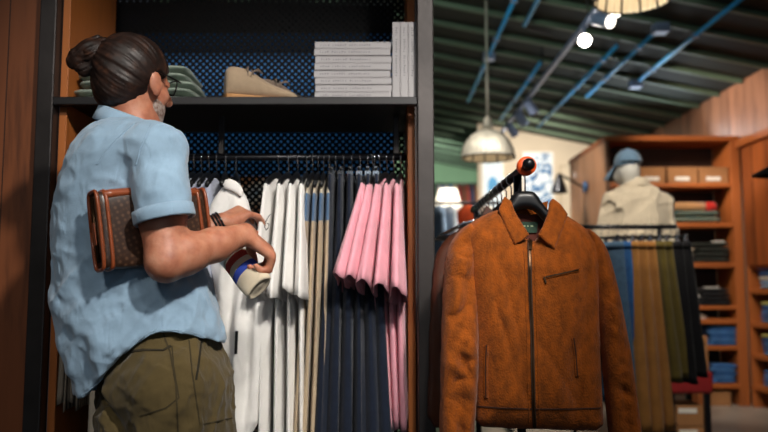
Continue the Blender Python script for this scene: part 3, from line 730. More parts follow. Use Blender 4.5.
# the white polo pulled out of the row, turned to show its front
YP = 2.44
pt = thing('white_polo_shirt', 'white polo shirt pulled out of the row, its striped cuff held in the hand', 'shirt', tuple(at(245, 185, YP)))
sd = SD((at(196, 300, YP).x, YP - .16, at(240, 452, YP).z), (at(285, 300, YP).x, YP + .16, at(240, 174, YP).z), .0042)
P = pxpoly([(213, 200), (226, 184), (238, 186), (247, 197), (251, 212), (262, 244), (274, 294), (271, 330), (262, 378), (258, 436), (224, 446), (221, 340), (216, 290), (208, 250), (205, 222)], YP, 1)
pz = at(240, 200, YP).z
pillow(sd, P, lambda X, Z: YP + .10 * (X - at(240, 200, YP).x), .032, .05, fold=lambda X, Z: .014 * np.sin(X * 95 + 10 * (pz - Z) + 1.5 * np.sin(7 * Z)) * np.clip((pz - Z) * 3, .15, 1) + .008 * np.sin(38 * X - 16 * Z))
sd.build('body', M['white_cotton'], pt)
sd = SD((at(215, 300, YP).x, YP - .1, at(240, 215, YP).z), (at(260, 300, YP).x, YP + .08, at(240, 172, YP).z), .003)
pillow(sd, pxpoly([(224, 189), (229, 179), (240, 183), (246, 192), (243, 199), (236, 193)], YP, 1), lambda X, Z: YP - .034 + .1 * (X - at(240, 200, YP).x), .008, .012); sd.build('collar', M['white_cotton'], pt)
b = MB(); q = lambda a, c, dy=-.045: tuple(at(a, c, YP + dy))
v, f = extrude_poly(pxpoly([(235.6, 331), (238.2, 331), (237.2, 354), (234.6, 354)], YP - .052), YP - .056, YP - .05); mesh_obj('black_tag', v, f, M['black'], pt, world=True, smooth=False)
# sleeve drawn towards the hand, ribbed cuff with red and blue bands
A0 = at(220, 240, 2.13); A1 = at(259, 288, 2.01)
ax = (A1 - A0).normalized(); sx = Vector((.72, -.1, .69)); sx = (sx - ax * sx.dot(ax)).normalized(); sy = ax.cross(sx).normalized()
def sl_ring(t, w_, h_, rib=0):
    c = A0.lerp(A1, t); return [c + sx * (w_ * math.cos(a)) * (1 + .05 * math.sin(5 * a + 9 * t)) + sy * (h_ * math.sin(a)) * (1 + rib * math.cos(36 * a)) for a in [2 * PI * j / 72 for j in range(72)]]
MB().loft([sl_ring(t, .052 - .03 * t, .026) for t in np.linspace(0, .40, 8)]).build('sleeve', M['white_cotton'], pt, world=True)
cf = MB().loft([sl_ring(.395, .038, .024, .03)] + [sl_ring(t, .041 + .002 * np.sin(9 * t), .026, .03) for t in np.linspace(.40, .97, 32)] + [sl_ring(1.0, .040, .025, .03), sl_ring(1.01, .034, .019, .03), sl_ring(.99, .030, .014), sl_ring(1.0, .020, .008)]).build('cuff', M['white_cotton'], pt, world=True, mats=[M['cream_cotton'], plain('red rib', '#b03326', .85), plain('blue rib', '#2740a0', .85)])
for p in cf.data.polygons:
    t = (Vector(p.center) + wloc(pt) - A0).dot(ax) / (A1 - A0).length
    p.material_index = 1 if .43 < t < .55 else 2 if .63 < t < .75 else 0
make_hanger('black hanger behind the hands holding the white polo shirt', (at(236, 157, YR).x, YR, ZR), .25, None)
make_hanger('black hanger left of the white polo shirt, its bar bare', (at(226, 157, YR).x, YR, ZR), .15, None)

# navy script-like mark on the first white t-shirt
x0 = at(266, 222, 2.38)

# ------------------------------------------------------------------ the man
man = thing('person', 'man with a dark hair bun seen from behind, pale denim shirt, browsing the rack', 'person', (at(170, 432, 2.0).x, 2.0, 0))
hf = Vector((.60, .78, -.14)).normalized(); hr = Vector((.785, -.62, 0)).normalized(); hu = hr.cross(hf).normalized()
HC = at(134, 78.5, 2.0)
def hp(r, f, u): return HC + hr * r + hf * f + hu * u
HA = (hr, hf, hu)
body = SD((at(30, 300, 2.0).x - .05, 1.62, -.0), (at(290, 300, 2.3).x, 2.62, 1.86), .0048)
body.ell(hp(0, -.005, .015), (.074, .094, .093), HA, .01)
body.ell(hp(0, .032, -.068), (.056, .064, .072), HA, .03)       # face and jaw
body.ell(hp(0, .064, -.120), (.036, .032, .026), HA, .02)       # chin
body.cone(hp(0, .088, .01), hp(0, .118, -.03), .010, .014, .012)   # nose
for sg in (-1, 1):
    body.ell(hp(sg * .082, .016, -.022), (.0085, .020, .036), (Vector(hr), (hf * .95 + hu * .3).normalized(), (hu * .95 - hf * .3).normalized()), .006)
    body.ell(hp(sg * .032, .080, .004), (.016, .012, .010), HA, .012)
    body.ell(hp(sg * .040, .070, -.035), (.02, .02, .02), HA, .02)
body.cone(hp(0, .087, -.078), hp(0, .09, -.084), .012, .014, .01)  # lips
NB = at(134, 130, 2.0)
body.chain([hp(0, -.02, -.06), NB, at(128, 150, 2.0)], [.056, .058, .07], .03)
PEL = at(168, 352, 2.02); CH = at(127, 178, 2.0)
body.chain([at(128, 160, 2.0), CH, at(140, 260, 2.0), PEL], [.09, .12, .115, .12], .04)
RS = at(157, 152, 1.875); RE = at(166, 262, 1.815); RW = at(245, 234, 1.99)
body.chain([NB - Vector((0, 0, .10)), RS - Vector((0, 0, .03))], [.05, .05], .03)
body.chain([RS - Vector((0, 0, .03)), RS.lerp(RE, .6), RE], [.058, .056, .047], .02)
fa = RW - RE
body.chain([RE + Vector((0, 0, .0)), RE + fa * .22 + Vector((0, 0, .004)), RE + fa * .6, RW], [.047, .051, .042, .030], .02)
LS = at(104, 156, 2.13); LE = at(150, 255, 2.24); LW = at(222, 222, 2.32)
body.chain([NB - Vector((0, 0, .10)), LS - Vector((0, 0, .03))], [.05, .05], .03)
body.chain([LS, LS.lerp(LE, .6), LE], [.062, .052, .044], .02); fl = LW - LE
body.chain([LE, LE + fl * .3, LW], [.044, .046, .029], .02)

def hand(sd, W, e1, e3, side, curl, sc=1.0, spread=.05, thumb=(.5, .35)):
    """five fingers rooted in a palm: e1 along the fingers, e3 out of the back of the hand, side = +1 right hand, -1 left"""
    e1 = Vector(e1).normalized(); e3 = Vector(e3); e3 = (e3 - e1 * e3.dot(e1)).normalized(); e2 = e3.cross(e1).normalized() * side
    pt_ = lambda a, b_, c_: W + (e1 * a + e2 * b_ + e3 * c_) * sc
    for b_ in (-.026, -.009, .009, .026): sd.cone(pt_(.012, b_ * .6, 0), pt_(.084, b_, .002), .0165 * sc, .0125 * sc, .012)
    sd.cone(pt_(.02, .022, -.006), pt_(.055, .026, -.008), .016 * sc, .013 * sc, .012)
    for k, (b_, Ls) in enumerate(((.029, (.042, .026, .020)), (.010, (.047, .030, .022)), (-.010, (.043, .028, .021)), (-.028, (.034, .021, .018)))):
        p = pt_(.086, b_, .002); ang = 0.0; pts = [p]
        for L, c_ in zip(Ls, curl[k]):
            ang += c_; d = e1 * math.cos(ang) - e3 * math.sin(ang) + e2 * (spread * (1.5 - k)) * math.cos(ang)
            p = p + d.normalized() * L * sc; pts.append(p)
        sd.chain(pts, [.0112 * sc, .0100 * sc, .0090 * sc, .0076 * sc], .003)
    q0 = pt_(.022, .026, -.008); d1 = (e1 * .72 + e2 * thumb[0] - e3 * thumb[1]).normalized(); d2 = (e1 * .95 + e2 * .1 - e3 * (thumb[1] + .1)).normalized()
    q1 = q0 + d1 * .042 * sc; q2 = q1 + (d1 * .5 + d2 * .5) * .032 * sc; q3 = q2 + d2 * .024 * sc
    sd.chain([q0, q1, q2, q3], [.015 * sc, .0115 * sc, .0105 * sc, .008 * sc], .006)
hand(body, RW, (.62, .42, -.52), (.45, -.22, .86), 1, [(1.0, 1.25, .7), (1.05, 1.3, .7), (1.1, 1.3, .7), (1.1, 1.3, .8)], 1.06, .015, (.35, .5))
hand(body, LW, at(268, 201, 2.43) - LW, (-.25, -.75, .55), -1, [(.55, .5, .3), (.6, .6, .3), (.7, .7, .4), (.8, .9, .5)], .98, .03, (.35, .55))
HIPS = [at(172, 400, 1.93), at(140, 400, 2.10)]
for (hx, ft) in zip(HIPS, (Vector((-.53, 1.90, .06)), Vector((-.60, 2.13, .06)))):
    kn = hx.lerp(ft, .52) + Vector((.03, .01, 0)); body.chain([hx + Vector((0, 0, .05)), kn, ft], [.088, .058, .042], .03)
    body.chain([ft + Vector((0, 0, -.02)), ft + Vector((.10, .08, -.03))], [.036, .03], .02)
body.build('body', M['skin'], man, iters=2)

# hair: cap of hair swept back to a bun, with combed strands
hs = SD(HC - Vector((.24, .2, .2)), HC + Vector((.18, .2, .2)), .0032)
hs.ell(hp(0, -.012, .018), (.088, .104, .102), HA, .0)
hs.ell(hp(0, -.045, -.045), (.068, .058, .062), HA, .03)
A_ = np.array([list(hr), list(hf), list(hu)]); hc = np.array(HC)
BUN = at(97, 54, 1.985); bd = (BUN - HC).normalized()
bx = bd.cross(Vector((0, 0, 1))).normalized(); bz = bx.cross(bd)
def strands(X, Y, Z):
    x, y, z = X - hc[0], Y - hc[1], Z - hc[2]
    u = x * bx[0] + y * bx[1] + z * bx[2]; v = x * bz[0] + y * bz[1] + z * bz[2]; an = np.arctan2(v, u)
    rr = x * bd[0] + y * bd[1] + z * bd[2]
    return .0050 * (vnoise(an * 13 + 40, rr * 9 + 20, 3 + 0 * an, 5) - .5) + .0030 * (vnoise(an * 30 + 90, rr * 14 + 20, 7 + 0 * an, 6) - .5)
def hairline(X, Y, Z):
    x, y, z = X - hc[0], Y - hc[1], Z - hc[2]; r = x * hr[0] + y * hr[1] + z * hr[2]; f = x * hf[0] + y * hf[1] + z * hf[2]; u = x * hu[0] + y * hu[1] + z * hu[2]
    d = .79 * f - .61 * u - .034 - .12 * np.maximum(0, .07 - np.abs(r)) * (u > .03)
    ear = 1 - np.sqrt(((np.abs(r) - .085) / .05) ** 2 + ((f - .026) / .028) ** 2 + ((u + .026) / .042) ** 2)
    return np.maximum(d, ear * .025)
hs.disp(strands).cut(hairline)
hs.build('hair', M['hair'], man)
bs = SD(BUN - Vector((.13, .12, .1)), BUN + Vector((.1, .1, .1)), .0028)
B0 = at(104, 56, 1.97); B1 = at(80, 60, 1.96)
bs.chain([at(110, 52, 1.98), B0, at(92, 54, 1.965), B1], [.040, .039, .038, .030], .02)
bs.chain([at(98, 42, 1.965), at(106, 56, 1.945), at(102, 70, 1.96)], [.018, .021, .017], .006)
bs.chain([at(90, 47, 1.955), at(76, 55, 1.95), at(73, 62, 1.955), at(84, 70, 1.955), at(97, 68, 1.95)], [.017, .018, .018, .018, .015], .006)
bs.disp(lambda X, Y, Z: .0032 * creases(X, Y, Z, (.8, .1, .5), .011, .09, 3, 2))
bs.build('hair_bun', M['hair'], man)
be = SD(hp(0, .04, -.07) - Vector((.1, .1, .1)), hp(0, .04, -.07) + Vector((.1, .1, .1)), .0032)
be.ell(hp(0, .034, -.073), (.0600, .068, .076), HA, 0); be.ell(hp(0, .066, -.123), (.041, .037, .031), HA, .02)
be.cut(lambda X, Y, Z: (lambda r, f, u: np.maximum(np.maximum(u + .050 - .25 * np.maximum(0, .03 - f), .018 - f), -ell_fn(hp(0, .032, -.068), (.053, .061, .069), A_)(X, Y, Z)))(*[(X - hc[0]) * v[0] + (Y - hc[1]) * v[1] + (Z - hc[2]) * v[2] for v in HA]))
be.build('beard', M['beard'], man)
gl = MB()
for sg in (-1, 1):
    gl.tube([hp(sg * .083, -.005, .004), hp(sg * .084, .02, .012), hp(sg * .072, .10, .012)], .0024, 8)
    cx = sg * .036; gl.tube([hp(cx + .026 * math.cos(a), .108 - .012 * abs(math.cos(a)), .004 + .021 * math.sin(a)) for a in [2 * PI * j / 20 for j in range(21)]], .0022, 8)
gl.tube([hp(-.01, .106, .012), hp(.01, .106, .012)], .002, 8)
gl.build('glasses', M['dark_frame'], man, world=True)
wb = MB(); wa = fl.normalized(); wx = wa.cross(Vector((0, 0, 1))).normalized(); wz = wx.cross(wa)
for q in range(3):
    c = LW - wa * (.006 + .010 * q); wb.tube([c + (wx * math.cos(a) + wz * math.sin(a)) * .0335 for a in [2 * PI * j / 28 for j in range(29)]], .0036, 8)
wb.build('bracelet', M['dark_frame'], man, world=True)

# shirt: loose pale denim with curved tails
def row(py, l, r, Yc, b):
    a = at(l, py, Yc); c = at(r, py, Yc); return (a.z, (a.x + c.x) / 2, Yc, (c.x - a.x) / 2, b)
rows = [row(116, 108, 156, 2.0, .07), row(122, 100, 164, 2.0, .095), row(129, 88, 173, 2.0, .13), row(137, 80.5, 180, 2.0, .155), row(148, 75, 185, 2.0, .175), row(163, 67, 188, 2.0, .18), row(192, 57.5, 190, 2.0, .172), row(225, 51.5, 194, 2.01, .165),
        row(262, 52.5, 206, 2.02, .165), row(300, 58, 219, 2.02, .168), row(340, 67, 226, 2.02, .182), row(378, 76, 231, 2.02, .188), row(410, 83, 234, 2.02, .188)]
SO = at(157, 150, 1.88); SE = at(165.5, 224, 1.825); sax = (SE - SO).normalized()
def shirt_shape(off):
    s = SD((at(40, 300, 2.0).x, 1.70, at(100, 412, 2.0).z), (at(245, 300, 2.0).x, 2.30, at(100, 96, 2.0).z), .0044)
    s.slices([(z, cx, cy, a - off, b - off) for z, cx, cy, a, b in rows], 0, 2.3)
    s.chain([SO - Vector((.05, -.06, .0)), SO, SO.lerp(SE, .55), SE + sax * .05], [.088 - off, .083 - off, .074 - off, .072 - off], .03)
    s.chain([at(104, 156, 2.11), LS.lerp(LE, .7)], [.075 - off, .072 - off], .03)
    return s
sh = shirt_shape(0.0); inn = shirt_shape(.026)
hemx = [at(q, 400, 1.9).x for q in (40, 82, 88, 100, 114, 128, 140, 150, 162, 176, 192, 208, 224, 236)]
hemz = [at(100, q, 1.88).z for q in (404, 400, 395, 384, 368, 353, 343, 336, 332, 332, 336, 342, 351, 356)]
def hem(X, Y, Z): return np.interp(X, hemx, hemz).astype(np.float32) - Z + 0 * Y
so, se = np.array(SO), np.array(SE); sa = np.array(sax)
cutn = np.array((at(141, 224, 1.82) - at(189, 213, 1.82))); cutn = Vector((-(cutn[2]), 0.0, cutn[0])).normalized(); cutn = np.array(cutn) * (1 if Vector(cutn).dot(sax) > 0 else -1)
cp = np.array(at(165, 219, 1.82))
def cuffcut(X, Y, Z):
    d = (X - cp[0]) * cutn[0] + (Y - cp[1]) * cutn[1] + (Z - cp[2]) * cutn[2]
    near = np.sqrt(((X - cp[0]) ** 2 + (Y - cp[1]) ** 2 + (Z - cp[2]) ** 2)) - .12
    tors = (Y - 1.905 - .25 * (cp[2] + .1 - Z)) * -1
    return np.where((near < 0) & (Y < 1.905), d, -1.0)
def folds(X, Y, Z):
    z = Z + 0 * X + 0 * Y; low = np.clip((1.5 - z) * 2.5, .25, 1)
    f = .014 * creases(X, Y, Z, (.25, .1, 1), .09, .40, 21, 1.6) * low                       # long hanging folds
    f = f + .009 * creases(X, Y, Z, (.75, .2, .65), .075, .28, 22, 2.2) * low                    # diagonal drags
    f = f + .003 * creases(X, Y, Z, (1, .3, -.25), .04, .11, 23, 3)                          # small crumples
    f = f + .002 * creases(X, Y, Z, (.2, .5, 1), .022, .06, 24, 2)
    u = (X - at(60, 300, 1.9).x) * .55 + (Z - at(60, 300, 1.9).z) * .83                        # a long drag crease towards the front hem
    return .015 - f - .008 * np.exp(-((u + .02) / .018) ** 2) * np.clip((1.28 - z) * 5, 0, 1)
sh.disp(folds); inn.disp(folds)
sh.d = np.maximum(sh.d, -inn.d); sh.cut(hem); np_ = at(134, 121, 2.0); sh.cut(lambda X, Y, Z: Z - (np_.z - .30 * (X - np_.x)) + 0 * Y)
# open the sleeve end
sl, (X, Y, Z) = sh.full()
# remove everything of the sleeve beyond the cuff plane that is not torso
tor = SD.__new__(SD); tor.lo, tor.h, tor.ax = sh.lo, sh.h, sh.ax
tor.d = np.full(sh.d.shape, .15, np.float32); tor.slices([(z, cx, cy, a + .012, b + .012) for z, cx, cy, a, b in rows], 0, 2.3)
dcp = (X - cp[0]) * cutn[0] + (Y - cp[1]) * cutn[1] + (Z - cp[2]) * cutn[2]
sh.d = np.maximum(sh.d, np.where(tor.d > 0, dcp, -1).astype(np.float32))
shirt = sh.build('shirt', M['chambray'], man, iters=5)
# collar band with turned-down leaf
cn = at(133, 130, 2.0); cb = []
def cring(rad, dz, kx=1.0):
    pts = []
    for j in range(40):
        a = 2 * PI * j / 40; x = rad * 1.04 * math.cos(a); y = rad * 1.02 * math.sin(a); pts.append(cn + Vector((x, y, dz - .36 * (x + .01) + .05 * x * x / rad)))
    return pts
MB().loft([cring(.084, -.012), cring(.082, .01), cring(.079, .030), cring(.081, .035), cring(.086, .032), cring(.094, .010), cring(.101, -.010), cring(.098, -.012), cring(.088, .006)], False, False).build('collar', M['chambray'], shirt, world=True)
# turned-up sleeve hem
cz = Vector(cutn); c1 = at(165, 219.5, 1.822); u1 = (at(189, 213, 1.82) - at(141, 224, 1.82)).normalized(); u2 = cz.cross(u1).normalized()
def cufr(k, off): return [c1 + cz * off + u1 * (.0625 + k) * math.cos(a) + u2 * (.068 + k) * math.sin(a) for a in [2 * PI * j / 44 for j in range(44)]]
MB().loft([cufr(.006, -.030), cufr(.0115, -.028), cufr(.012, -.014), cufr(.012, .0), cufr(.010, .004), cufr(.004, .003), cufr(.003, -.03)], False, False).build('sleeve_hem', M['chambray'], shirt, world=True)

# trousers
tr = SD((at(96, 400, 2.0).x - .06, 1.72, .03), (at(245, 400, 2.0).x + .03, 2.32, at(170, 318, 2.0).z), .0052)
prow = [row(322, 112, 214, 2.02, .135), row(345, 113, 219, 2.02, .142), row(356, 111, 226, 2.02, .150), row(370, 109, 227, 2.02, .160), row(395, 106, 229, 2.02, .168), row(420, 104.5, 231, 2.02, .165), row(440, 106, 232, 2.02, .155)]
tr.slices(prow, 0, 2.5)
for hx, ft, rr in zip(HIPS, (Vector((-.53, 1.90, .05)), Vector((-.60, 2.13, .05))), (.125, .115)):
    tr.chain([hx + Vector((.0, 0, .02)), hx.lerp(ft, .5) + Vector((.03, .01, 0)), ft], [rr, .098, .085], .03)
cr0 = at(124, 405, 1.86)
def tfold(X, Y, Z):
    f = -.008 * creases(X, Y, Z, (1, .2, .35), .075, .2, 31, 2) - .005 * creases(X, Y, Z, (.5, .2, 1), .05, .15, 32, 3) - .0025 * creases(X, Y, Z, (1, .1, -.4), .022, .06, 33, 2)
    a = at(104, 392, 1.9); b_ = at(132, 424, 1.86)       # crease under the seat
    d = (X - a.x) * .72 + (Z - a.z) * .70 + .012
    return f + .016 * np.exp(-(d / .010) ** 2) * np.clip((at(140, 400, 1.9).x - X) * 25, 0, 1)
tr.disp(tfold)
trs = tr.build('trousers', M['chino'], man, iters=2)
# pocket flaps, seams: thin raised strips following the surface
from mathutils.bvhtree import BVHTree
def surf_strip(obj, pix, width, thick, name, mat, parent, step=3.0, closed=False):
    """a strip of cloth or piping laid on obj along a path of photograph pixels"""
    off = wloc(obj); vv = [Vector(v.co) + off for v in obj.data.vertices]; bv = BVHTree.FromPolygons(vv, [tuple(p.vertices) for p in obj.data.polygons])
    P = []; path = pix + ([pix[0]] if closed else [])
    for (a, b_), (c, d) in zip(path, path[1:]):
        n = max(2, int(math.hypot(c - a, d - b_) / step))
        for i in range(n): P.append((a + (c - a) * i / n, b_ + (d - b_) * i / n))
    P.append(path[-1]); hits = []
    o = Vector((0, 0, CAMZ))
    for p in P:
        d = (at(p[0], p[1], 2.0) - o).normalized(); h = bv.ray_cast(o, d)
        if h[0] is not None: hits.append((h[0], h[1] if h[1].dot(d) < 0 else -h[1]))
    if len(hits) < 2: return None
    rings = []
    for i, (h, n) in enumerate(hits):
        t = (hits[min(i + 1, len(hits) - 1)][0] - hits[max(i - 1, 0)][0]).normalized(); s_ = t.cross(n).normalized()
        rings.append([h + s_ * width / 2 - n * thick, h + s_ * width / 2 + n * thick, h - s_ * width / 2 + n * thick, h - s_ * width / 2 - n * thick])
    return MB().loft(rings).build(name, mat, parent, world=True, smooth=False)
SEAM = plain('brown seam thread', '#3a3019', .9)
surf_strip(trs, [(131, 352), (142, 350), (163, 350.5), (171, 346)], .006, .0022, 'pocket_opening', plain('dark olive', '#2b2413', .9), trs)
surf_strip(trs, [(172, 346), (174, 370), (179, 398), (166, 408), (140, 416)], .0035, .0016, 'pocket_seam', SEAM, trs)
surf_strip(trs, [(163, 333), (170, 352), (176, 385), (178, 432)], .004, .0018, 'side_seam', SEAM, trs)
surf_strip(trs, [(201, 342), (199, 360), (196, 380)], .005, .002, 'pocket_opening', plain('dark olive edge', '#241e10', .9), trs)
surf_strip(trs, [(189, 340), (192, 372), (200, 425), (214, 422), (232, 418)], .0035, .0016, 'pocket_seam', SEAM, trs)
surf_strip(shirt, [(161, 262), (160, 290), (162, 318), (164, 331)], .004, .0016, 'side_seam', M['chambray'], shirt)
surf_strip(shirt, [(134, 124), (124, 132), (113, 142), (104, 152), (97, 164)], .005, .0018, 'yoke_seam', M['chambray'], shirt)
surf_strip(shirt, [(150, 124), (146, 135), (140, 148), (136, 165)], .004, .0016, 'armhole_seam', M['chambray'], shirt)
hp_ = [(82, 397), (88, 393), (100, 382), (114, 366), (128, 351), (140, 341), (150, 334), (162, 330.4), (176, 330.4), (192, 334), (208, 340), (222, 349)]
surf_strip(shirt, [(a, b_ - 1.0) for a, b_ in hp_], .007, .0016, 'hem', M['chambray'], shirt)
for ft in (Vector((-.53, 1.90, 0)), Vector((-.60, 2.13, 0))):
    s = SD(ft - Vector((.12, .12, .01)), ft + Vector((.26, .24, .13)), .005)
    s.chain([ft + Vector((-.03, -.02, .042)), ft + Vector((.06, .045, .04)), ft + Vector((.15, .12, .032))], [.042, .044, .034], .03); s.chain([ft + Vector((-.01, 0, .05)), ft + Vector((-.01, 0, .10))], [.044, .042], .02)
    s.cut(lambda X, Y, Z: .004 - Z + 0 * X + 0 * Y); s.build('shoe', M['leather'], man)

# ---- clutch under the arm: brown canvas with tan leather edges
g0 = at(97, 231, 1.795); g1 = at(203, 225, 1.985)
gx = (g1 - g0); GL = gx.length; gx.normalize(); gz = Vector((-.17, -.02, 1)); gz = (gz - gx * gz.dot(gx)).normalized(); gy = gz.cross(gx).normalized()
cm = (g0 + g1) / 2
ct = thing('clutch_bag', 'brown patterned clutch bag with tan leather edges tucked under the man\'s arm', 'bag', tuple(cm))
GH, GT = .196, .058
def gp(a, b_, c): return cm + gx * a + gy * b_ + gz * c
def grect(a, hh, tt, n=40, p=5, bul=0):
    pts = []
    for j in range(n):
        q = 2 * PI * j / n; c_, s_ = math.cos(q), math.sin(q); pts.append(gp(a, math.copysign(abs(c_) ** (2 / p), c_) * tt, math.copysign(abs(s_) ** (2 / p), s_) * hh))
    return pts
rings = [grect((t - .5) * GL, GH / 2 * (1 - .05 * abs(2 * t - 1) ** 2 + .012 * math.sin(6 * t)), GT / 2 * (.92 + .14 * math.sin(PI * t))) for t in np.linspace(0, 1, 18)]
bagb = MB().loft(rings).build('body', M['canvas'], ct, world=True)
for e in (-1, 1):
    a = e * GL / 2
    for da in (.002, -.020):
        MB().tube(grect(a + e * da, GH / 2 * .955 + .002, GT / 2 * .93 + .002)[:] + [grect(a + e * da, GH / 2 * .955 + .002, GT / 2 * .93 + .002)[0]], .0048, 8).build('edge_piping', M['trim_leather'], ct, world=True)
    MB().tube([gp(a + e * .004, 0, GH / 2 * .82), gp(a + e * .004, 0, -GH / 2 * .78)], .0042, 8).build('zipper', M['brass'], ct, world=True)
    v = [gp(a + e * .006 + dx, .008 * sy_, zz) for dx in (0, e * .003) for sy_, zz in ((-1, .02), (1, .02), (1.3, -.035), (-1.3, -.035))]
    mesh_obj('zip_pull', v, [(0, 1, 2, 3), (7, 6, 5, 4), (0, 4, 5, 1), (1, 5, 6, 2), (2, 6, 7, 3), (3, 7, 4, 0)], M['trim_leather'], ct, world=True, smooth=False, bevel=.001)
tp = []
for t in np.linspace(0, 1, 14):
    a = (t - .5) * (GL - .03); h_ = GH / 2 * (1 - .05 * abs(2 * t - 1) ** 2 + .012 * math.sin(6 * t)); tp.append([gp(a, -.026, h_ - .018), gp(a, -.031, h_ - .006), gp(a, -.02, h_ + .003), gp(a, .02, h_ + .003), gp(a, .031, h_ - .006), gp(a, .026, h_ - .018)])
MB().loft(tp).build('top_trim', M['trim_leather'], ct, world=True)

# ------------------------------------------------------------------ clothing rail with the suede jacket
YJ = 2.165
e0 = at(529, 164, 2.10); e1 = at(472, 209, 3.36); RX = e0.x; RZ = e0.z
cr = thing('clothing_rail', 'black metal clothing rail running away behind the suede jacket', 'clothing rail', (RX, 2.7, 0))
MB().tube([(RX, 2.10, RZ), (RX, 3.40, RZ)], .014, 14).build('rail', M['black_metal'], cr, world=True)
for y in (2.105, 3.395):
    MB().sphere((RX, y, RZ), .018, 10).build('end_ball', M['black_metal'], cr, world=True)
for y in (2.285, 3.32):
    MB().tube([(RX, y, .04), (RX, y, RZ - .008)], .013, 12).build('upright', M['black_metal'], cr, world=True)
    MB().box((RX - .25, y - .02, 0.0), (RX + .25, y + .02, .04)).build('foot', M['black_metal'], cr, world=True, smooth=False, bevel=.006)
MB().box((RX - .015, 2.30, .012), (RX + .015, 3.30, .034)).build('base_bar', M['black_metal'], cr, world=True, smooth=False, bevel=.004)
ring = MB()
ring.loft([[(RX + r_ * math.cos(a), y, RZ + r_ * math.sin(a)) for a in [2 * PI * j / 32 for j in range(32)]] for r_, y in ((.0145, 2.128), (.027, 2.128), (.027, 2.150), (.0145, 2.150), (.0145, 2.128))], False, False)
props(ring.build('size_divider', M['orange'], None, world=False), 'orange round size divider on the rail behind the black end ball', 'size divider')

def jacket_hanger(label, y, group=None, simple=False):
    t = thing('coat_hanger', label, 'hanger', (RX, y, RZ), 0, group); R = .0165
    pts = [(R * math.cos(a), 0, R * math.sin(a)) for a in [PI * (-.15 + 1.15 * i / 10) for i in range(11)]] + [(-R * .8, 0, -.012), (0, 0, -.028), (0, 0, -.07)]
    MB().tube(pts, .0024, 8).build('hook', M['chrome'], t)
    s = YJ; c = at(530, 164, YJ)
    P = [((lambda v: (v.x - c.x, v.z - c.z))(at(a, b_, YJ))) for a, b_ in [(519, 189), (524, 187.5), (535, 187.5), (541, 189), (549, 202), (560, 212), (578, 225), (576, 232), (560, 227), (547, 216), (541, 208), (530, 204.5), (519, 208), (514, 217), (499, 227), (483, 234), (481, 227), (498, 214), (511, 203)]]
    sd = SD((-.17, -.03, -.24), (.17, .03, -.04), .004); pillow(sd, smooth_poly(P, 1), 0.0, .019, .02)
    p, q = sd.polys(1); mesh_obj('shoulder_bar', p, q, M['black'], t)
    return t
jacket_hanger('broad black coat hanger inside the collar of the suede jacket', YJ)
E_ = lambda L, it=1: pxpoly(L, YJ, it)
jk = thing('suede_jacket', 'rust brown suede jacket with a zip hanging at the front of the rail', 'jacket', tuple(at(532, 300, YJ)))
BODY = [(503, 207), (486, 214), (468, 224), (463, 240), (470, 300), (472, 360), (474, 405), (475, 425), (500, 427), (534, 428), (570, 429), (602, 430), (601, 405), (600, 360), (599, 300), (601, 250), (594, 235), (580, 223), (563, 212), (550, 224), (536, 241), (528, 241), (515, 226)]
LSL = [(474, 220), (460, 230), (450, 243), (444.5, 262), (442, 300), (440, 350), (439, 400), (438.5, 446), (470, 449), (475, 400), (477, 350), (477, 300), (478, 250)]
RSL = [(584, 226), (597, 234), (606, 247), (612, 268), (618, 300), (624, 340), (631, 390), (638, 446), (607, 450), (602, 400), (597, 350), (593, 300), (586, 255)]
def jbox(x0, y0, x1, y1, d0=-.14, d1=.09): a = at(x0, y1, YJ); c = at(x1, y0, YJ); return ((a.x, YJ + d0, a.z), (c.x, YJ + d1, c.z))
jz0 = at(530, 240, YJ).z; jx0 = at(531, 240, YJ).x
def jfold(X, Z):
    d = np.clip((jz0 - Z) / .5, 0, 1); q = 0 * X + 0 * Z
    return .020 * (creases(X, q, Z, (.12, 0, 1), .12, .5, 41, 1.5) * (.4 + d)) + .008 * creases(X, q, Z, (-.35, 0, 1), .05, .3, 42, 2)
def yb(X, Z): return YJ + .035 * np.clip(1 - (jz0 + .10 - Z) / .18, 0, 1) - .012
sd = SD(*jbox(458, 196, 612, 436), .0042); pillow(sd, E_(BODY), yb, .068, .10, jfold)
sdb = sd.build('body', M['suede'], jk, iters=2)
def sfold(X, Z):
    q = 0 * X + 0 * Z
    return .016 * creases(X, q, Z, (1, 0, .5), .07, .16, 44, 2) + .012 * creases(X, q, Z, (.1, 0, 1), .06, .3, 45, 1.5) + .005 * creases(X, q, Z, (1, 0, -.7), .03, .09, 46, 2)
for Pl, bx_ in ((LSL, jbox(432, 214, 486, 456, -.16, .09)), (RSL, jbox(578, 220, 644, 456, -.16, .09))):
    cx = sum(at(a, b_, YJ).x for a, b_ in Pl) / len(Pl)
    sd = SD(*bx_, .0042); pillow(sd, E_(Pl), lambda X, Z: YJ + .004 - .045 * np.clip((jz0 - .02 - Z) / .3, 0, 1), .060, .045, sfold)
    sl_ = sd.build('sleeve', M['suede'], jk, iters=2)
